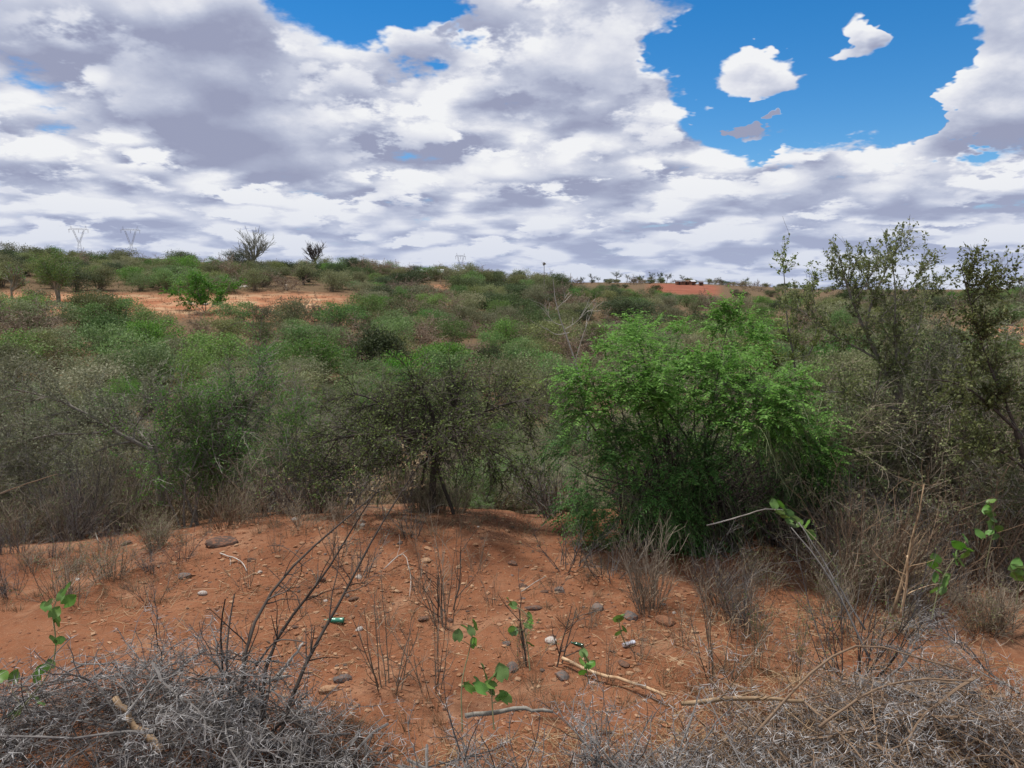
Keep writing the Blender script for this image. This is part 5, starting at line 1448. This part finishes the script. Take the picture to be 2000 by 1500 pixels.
# ------------------------------------------------------------------ litter people left
def bottle(px, py, length, rz, mat, capmat, label):
    b = hit(px, py); n = 14
    prof = [(0, .0), (0, .34), (.03, .36), (.3, .36), (.32, .34), (.5, .35), (.52, .36), (.66, .35), (.80, .20), (.86, .12), (.93, .12), (.93, 0)]
    a = np.arange(n) * 2 * math.pi / n
    V = np.stack([np.stack([np.full(n, x), r * .42 * np.cos(a), r * .42 * np.sin(a)], 1) for x, r in prof]) * length
    i = np.arange(len(prof) * n).reshape(len(prof), n)
    q = np.stack([i[:-1], np.roll(i[:-1], -1, 1), np.roll(i[1:], -1, 1), i[1:]], -1)
    V[:, :, 2] *= .86
    body = Geo().add(V, quads=q).mesh('bottle_body', MT[mat], True)
    cp = [(.87, 0), (.87, .15), (1.0, .15), (1.0, 0)]
    V = np.stack([np.stack([np.full(n, x), r * .42 * np.cos(a), r * .42 * np.sin(a)], 1) for x, r in cp]) * length
    i = np.arange(len(cp) * n).reshape(len(cp), n)
    q = np.stack([i[:-1], np.roll(i[:-1], -1, 1), np.roll(i[1:], -1, 1), i[1:]], -1)
    cap = Geo().add(V, quads=q).mesh('bottle_cap', MT[capmat])
    thing('plastic_bottle', [('body', body), ('cap', cap)], (b.x + length * .5 * abs(math.cos(rz)), b.y, b.z + .12 * length), (0, .04, rz), 1, label, 'bottle')
MT['bottle'] = plain_mat('green_plastic', (.035, .20, .13), .25)
MT['bottle2'] = plain_mat('dark_green_glass', (.012, .06, .03), .15)
MT['cap'] = plain_mat('dark_cap', (.02, .09, .06), .5)
MT['foil'] = plain_mat('dull_foil', (.55, .56, .62), .4, .3, .3, 30.)
bottle(652, 1216, .17, math.pi * .97, 'bottle', 'cap', 'green plastic bottle lying on the gravel behind the leaning dark stems')
bottle(1128, 1264, .11, math.pi * .8, 'bottle2', 'cap', 'small dark green bottle lying near the pale grey slab')
# crumpled can
b = hit(1228, 1262); n = 16
a = np.arange(n) * 2 * math.pi / n
V = []
for j in range(9):
    t = j / 8; rr = (.024 if 0 < j < 8 else .019) * (1 + .18 * np.sin(a * 3 + j * 1.7) * (0 < j < 8)) * (1 - .25 * math.sin(t * 3.1))
    V.append(np.stack([np.full(n, (t - .5) * .11), rr * np.cos(a), rr * np.sin(a) * .8], 1))
V = np.stack(V); i = np.arange(9 * n).reshape(9, n)
q = np.stack([i[:-1], np.roll(i[:-1], -1, 1), np.roll(i[1:], -1, 1), i[1:]], -1)
can = Geo().add(V, quads=q)
lid = Geo()
for e in (0, -1):
    lid.add(np.vstack([V[e], V[e].mean(0)[None]]), tris=[[m, (m + 1) % n, n] for m in range(n)])
thing('crumpled_can', [('body', can.mesh('can_body', MT['foil'], True)), ('ends', lid.mesh('can_ends', MT['foil']))], (b.x, b.y, b.z + .022), (0, 0, .5), 1, 'crumpled silvery drink can lying on the red soil', 'can')

# ------------------------------------------------------------------ single trees and bushes across the valley
def far_tree(parts, px, Y, s, label, name, cat='tree', wide=1.0, rz=None):
    p = at(px, Y)
    thing(name, parts, (p.x, p.y, p.z - .05), (0, 0, rng.uniform(0, 6.28) if rz is None else rz), (s * wide, s * wide, s), label, cat)
fb = lambda lf, h=3.0, n=9000, sp=None: dome(h, h * 1.3, lf, 'bark_dk' if lf == 'dark' else 'twig', 5, 130, n // 130, .15, .08, 80)
far_tree(crowned_tree(5.0, 'green', 'ebark', .40, .5, 9, 5200, .13, .07, 4), 115, 91, 1.3, 'round-crowned tree on forked stems in the straw clearing', 'clearing_tree')
far_tree(candelabra(2.6, 'bright', 500), 24, 92, 1.35, 'small branching succulent tree with a tuft of green in the straw clearing', 'succulent_tree')
far_tree(bush(2.6, 'bright', 'bark', 5, 70, 420, 8000, .11, .06, (8, 62), .03, 1, (.22, .40), (.12, .26), .022), 400, 86, 1.5, 'bright green round tree at the near edge of the straw clearing', 'bright_tree', wide=1.15)
far_tree(candelabra(6.2, None, 0, 'ebark', 10), 494, 150, 1.2, 'grey candelabra tree with upcurved arms on the crest of the rise', 'candelabra_tree')
far_tree(fb('dark', 4.6), 468, 158, 1.15, 'dark green bushy tree behind the candelabra tree on the crest', 'dark_tree', wide=1.0)
far_tree(candelabra(4.6, None, 0, 'bark_dk', 10, .3), 617, 172, 1.3, 'lone bare candelabra tree standing against the sky', 'candelabra_tree')
far_tree(fb('dark', 4.2), 352, 165, 1.05, 'big dark dome-shaped bush on the crest below the pylons', 'dome_bush', 'bush', 1.25)
far_tree(fb('dark', 4.0), 697, 160, 1.05, 'dark peaked bush on the crest beyond the lone candelabra', 'peaked_bush', 'bush')
far_tree(crowned_tree(4.6, 'olive', 'bark_dk', .34, .5, 10, 4200, .14, .075, 3), 592, 127, 1.0, 'olive flat-crowned tree with a dark trunk above the bare orange soil', 'olive_tree', wide=1.3)
far_tree(fb('dark', 4.2, 10000), 905, 125, 1.05, 'dark green tree with a shadowed base beside the orange path', 'dark_tree', wide=1.1)
far_tree(fb('maroon', 2.4, 5000), 824, 150, 1.0, 'maroon-leaved bush at the head of the orange path', 'maroon_bush', 'bush')
far_tree(fb('dark', 4.0, 9000), 1095, 165, 1.1, 'dark broad bush on the skyline near the sisal stalk', 'skyline_bush', 'bush')
far_tree(fb('dark', 3.4, 9000), 1012, 175, .95, 'round dark bush on the falling end of the rise', 'skyline_bush', 'bush')
far_tree(fb('dark', 4.4, 11000), 1222, 118, 1.05, 'huge dark green dome bush on the valley floor below the red hill', 'dome_bush', 'bush', 1.5)
far_tree(fb('dark', 2.6, 5000), 1966, 108, .9, 'single round dark bush on the orange bare ground', 'lone_bush', 'bush')
far_tree(fb('green', 3.0, 9000), 210, 62, 1.1, 'rounded green bush at the foot of the straw clearing', 'valley_bush', 'bush')
far_tree(fb('olive', 3.4, 7000), 190, 72, 1.1, 'olive brown fan-shaped bush at the foot of the clearing', 'valley_bush', 'bush')
far_tree(fb('dark', 3.4, 8000), 740, 56, 1.15, 'tall dark leafy bush in the middle of the valley', 'valley_bush', 'bush')
far_tree(fb('bright', 2.6, 8000), 862, 60, 1.0, 'bright green rounded bush in the middle of the valley', 'valley_bush', 'bush', 1.3)
far_tree(flat_tree(5), 98, 205, .9, 'tiny leaning bare-trunked tree on the skyline between hill and pylon', 'skyline_tree')
ft = [flat_tree(6), flat_tree(7), flat_tree(5.5)]
for i, (px, Y, s) in enumerate(((1140, 560, .9), (1155, 560, 1.0), (1168, 570, .8), (1203, 590, 1.5), (1225, 600, .9), (1242, 600, .9), (1255, 570, 1.0), (1272, 560, 1.1), (1290, 560, 1.3), (1302, 560, 1.2), (1332, 520, .9), (1343, 525, .8), (1385, 560, .7), (1405, 600, .8), (970, 420, 1.2), (983, 420, 1.1), (1058, 500, 1.0), (1110, 560, .9), (1455, 600, 1.1))):
    p = at(px, Y)
    thing('skyline_tree', ft[i % 3], (p.x, p.y, p.z - .1), (0, 0, rng.uniform(0, 6.28)), s, 'small flat-topped dark tree on the far skyline ridge', 'tree', 'flat-topped trees on the far skyline')
# tall sisal stalk
p = at(1063, 140)
P, R = walk(np.array([[0, 0, -.1]]), np.array([[.03, 0, 1.0]]), [6.2], 8, .012, (0, 0, 0), .09, .05)
st = Geo().tubes(P, R, 6)
hd = Geo(); q = P[0, -1]
hd.leaves(q + rng.normal(0, .12, (60, 3)), rng.normal(0, 1, (60, 3)), rng.normal(0, 1, (60, 3)), np.full(60, .3), np.full(60, .14))
rs = Geo(); a = rng.uniform(0, 6.28, 26)
rs.leaves(np.zeros((26, 3)) + [0, 0, .1], np.stack([np.cos(a), np.sin(a), rng.uniform(.3, 1.4, 26)], 1), np.tile(ZUP, (26, 1)), np.full(26, 1.1), np.full(26, .12))
thing('sisal_plant', [('flower_stalk', st.mesh('sisal_stalk', MT['bark'])), ('seed_head', hd.mesh('sisal_head', MT['brown'])), ('rosette', rs.mesh('sisal_rosette', MT['grey']))], p, label='tall bare sisal flower stalk rising above the bushes into the sky', cat='plant')

# ------------------------------------------------------------------ homestead on the red hill and the pale roof on the rise
MT['mud'] = plain_mat('mud_wall', (.17, .085, .05), .9)
MT['tin'] = plain_mat('dull_tin', (.17, .16, .155), .5, .2)
MT['tin_w'] = plain_mat('bright_tin', (.72, .73, .76), .4, .1)
MT['tin_p'] = plain_mat('weathered_tin', (.42, .43, .44), .6, .1)
MT['shade_panel'] = plain_mat('painted_opening_shade', (.02, .018, .016), .9)  # shade inside doors and windows is coloured onto solid panels
def boxgeo(cx, cy, cz, sx, sy, sz):
    v = np.array([[x, y, z] for x in (-.5, .5) for y in (-.5, .5) for z in (-.5, .5)]) * [sx, sy, sz] + [cx, cy, cz]
    return Geo().add(v, quads=[[0, 1, 3, 2], [4, 6, 7, 5], [0, 4, 5, 1], [2, 3, 7, 6], [0, 2, 6, 4], [1, 5, 7, 3]])
def hut(px, Y, w, d, h, roof, label, rz=0., nm='hut'):
    p = at(px, Y)
    e = thing(nm, [('wall', boxgeo(0, 0, h / 2 - .3, w, d, h + .6).mesh('hut_wall', MT['mud'])),
                   ('door', boxgeo(-w * .15, -d / 2 - .03, .95, .9, .06, 1.9).mesh('hut_door', MT['shade_panel'])),
                   ('window', boxgeo(w * .25, -d / 2 - .03, 1.4, .7, .06, .6).mesh('hut_window', MT['shade_panel']))], p, (0, 0, rz), 1, label, 'house')
    r = Geo(); o = .35
    zf, zb = h + .25, h + .9
    v = [[-w / 2 - o, -d / 2 - o, zf], [w / 2 + o, -d / 2 - o, zf], [w / 2 + o, 0, zb], [-w / 2 - o, 0, zb], [w / 2 + o, d / 2 + o, zf], [-w / 2 - o, d / 2 + o, zf]]
    v += [[a, b_, c - .10] for a, b_, c in v]
    r.add(v, quads=[[0, 1, 2, 3], [3, 2, 4, 5], [7, 6, 9, 8], [8, 9, 11, 10], [0, 6, 7, 1], [4, 10, 11, 5], [0, 3, 9, 6], [3, 5, 11, 9], [1, 7, 8, 2], [2, 8, 10, 4]])
    link('roof', r.mesh('hut_roof', MT[roof]), e)
hut(1328, 505, 5.5, 4, 2.2, 'tin', 'long low mud house with a dull tin roof on the red hill')
hut(1341, 510, 4, 3.5, 2.3, 'mud', 'small brown mud hut in the middle of the homestead on the red hill')
hut(1352, 506, 3.2, 3, 2.3, 'tin_w', 'small hut with a bright tin roof on the red hill', .4)
hut(1369, 508, 2.6, 2.6, 2.4, 'tin', 'tiny square hut at the end of the red hill homestead')
hut(845, 166, 4.2, 1.8, 1.3, 'tin_p', 'low house with a pale roof half hidden by bushes on the rise', .05)

# ------------------------------------------------------------------ power pylons
MT['steel'] = plain_mat('galvanised_steel', (.30, .32, .36), .5, .4, .1, .3)
MT['insul'] = plain_mat('insulator', (.12, .10, .10), .4)
def bars(g, lst, r):
    P = np.array([[a, (np.array(a) + np.array(b_)) / 2, b_] for a, b_ in lst], float)
    g.tubes(P, np.full(P.shape[:2], r), 4)
def lattice(g, c0, w0, c1, w1, n, r):
    """four-legged lattice between two square sections"""
    c0, c1 = np.array(c0, float), np.array(c1, float)
    cor = np.array([[-1, -1, 0], [1, -1, 0], [1, 1, 0], [-1, 1, 0]], float) * .5
    L = []
    for i in range(n):
        t0, t1 = i / n, (i + 1) / n
        a = [c0 * (1 - t0) + c1 * t0 + cor[k] * (w0 * (1 - t0) + w1 * t0) for k in range(4)]
        b_ = [c0 * (1 - t1) + c1 * t1 + cor[k] * (w0 * (1 - t1) + w1 * t1) for k in range(4)]
        for k in range(4):
            L += [(a[k], b_[k]), (a[k], b_[(k + 1) % 4]), (b_[k], b_[(k + 1) % 4])]
    bars(g, L, r)
def pylon(px, Y, H, rz, label, waist=.5, r=.075):
    p = at(px, Y)
    zw = H * waist
    b, v, x, ins = Geo(), Geo(), Geo(), Geo()
    lattice(b, (0, 0, -1), 8, (0, 0, zw), 2.2, 6, r)
    for s in (-1, 1):
        lattice(v, (s * .6, 0, zw), 1.6, (s * 6.2, 0, H * .86), 1.4, 6, r * .9)
    zc = H * .88
    L = []
    xs = np.linspace(-12, 12, 13)
    for i in range(12):
        h0 = 1.6 * (1 - (abs(xs[i]) / 12) ** 3); h1 = 1.6 * (1 - (abs(xs[i + 1]) / 12) ** 3)
        for yy in (-.6, .6):
            L += [((xs[i], yy, zc), (xs[i + 1], yy, zc)), ((xs[i], yy, zc + h0), (xs[i + 1], yy, zc + h1)), ((xs[i], yy, zc), (xs[i + 1], yy, zc + h1)), ((xs[i], yy, zc), (xs[i], yy, zc + h0))]
    for s in (-1, 1):
        for yy in (-.6, .6):
            L += [((s * 7.5, yy, zc + 1.3), (s * 8.5, 0, H)), ((s * 9.5, yy, zc + .8), (s * 8.5, 0, H))]
    bars(x, L, r * .9)
    e = thing('power_pylon', [('tower', b.mesh('pylon_tower', MT['steel'])), ('v_frame', v.mesh('pylon_v', MT['steel'])), ('crossarm', x.mesh('pylon_arm', MT['steel']))], p, (0, 0, rz), 1, label, 'pylon')
    for s in (-11, 0, 11):
        g = Geo().tubes(np.array([[[s, 0, zc], [s, 0, zc - 2], [s, 0, zc - 4]]], float), np.array([[.16, .2, .16]]), 6)
        link('insulator', g.mesh('pylon_insulator', MT['insul']), [c for c in e.children if c.name.startswith('crossarm')][0])
pylon(157, 1000, 42, .25, 'steel lattice pylon on the skyline with a bushy hill beside it', .5)
pylon(258, 1010, 44, .3, 'steel lattice pylon on the skyline close to the big dark dome bush', .45)
pylon(900, 1050, 38, 1.0, 'steel lattice pylon showing only its top over the end of the rise', .45)
pylon(1950, 1000, 44, 1.35, 'tall slim steel pylon beyond the sparse thorn tree', .70)

if 0:
    print('LONG', [(o.name, o['label'], len(o['label'].split())) for o in bpy.data.objects if len(o.get('label', '').split()) > 14 and o.name.startswith('thorn_bush')][:4])
    print('TRIS', sum(sum(len(p.vertices) - 2 for p in m.polygons) for m in bpy.data.meshes))
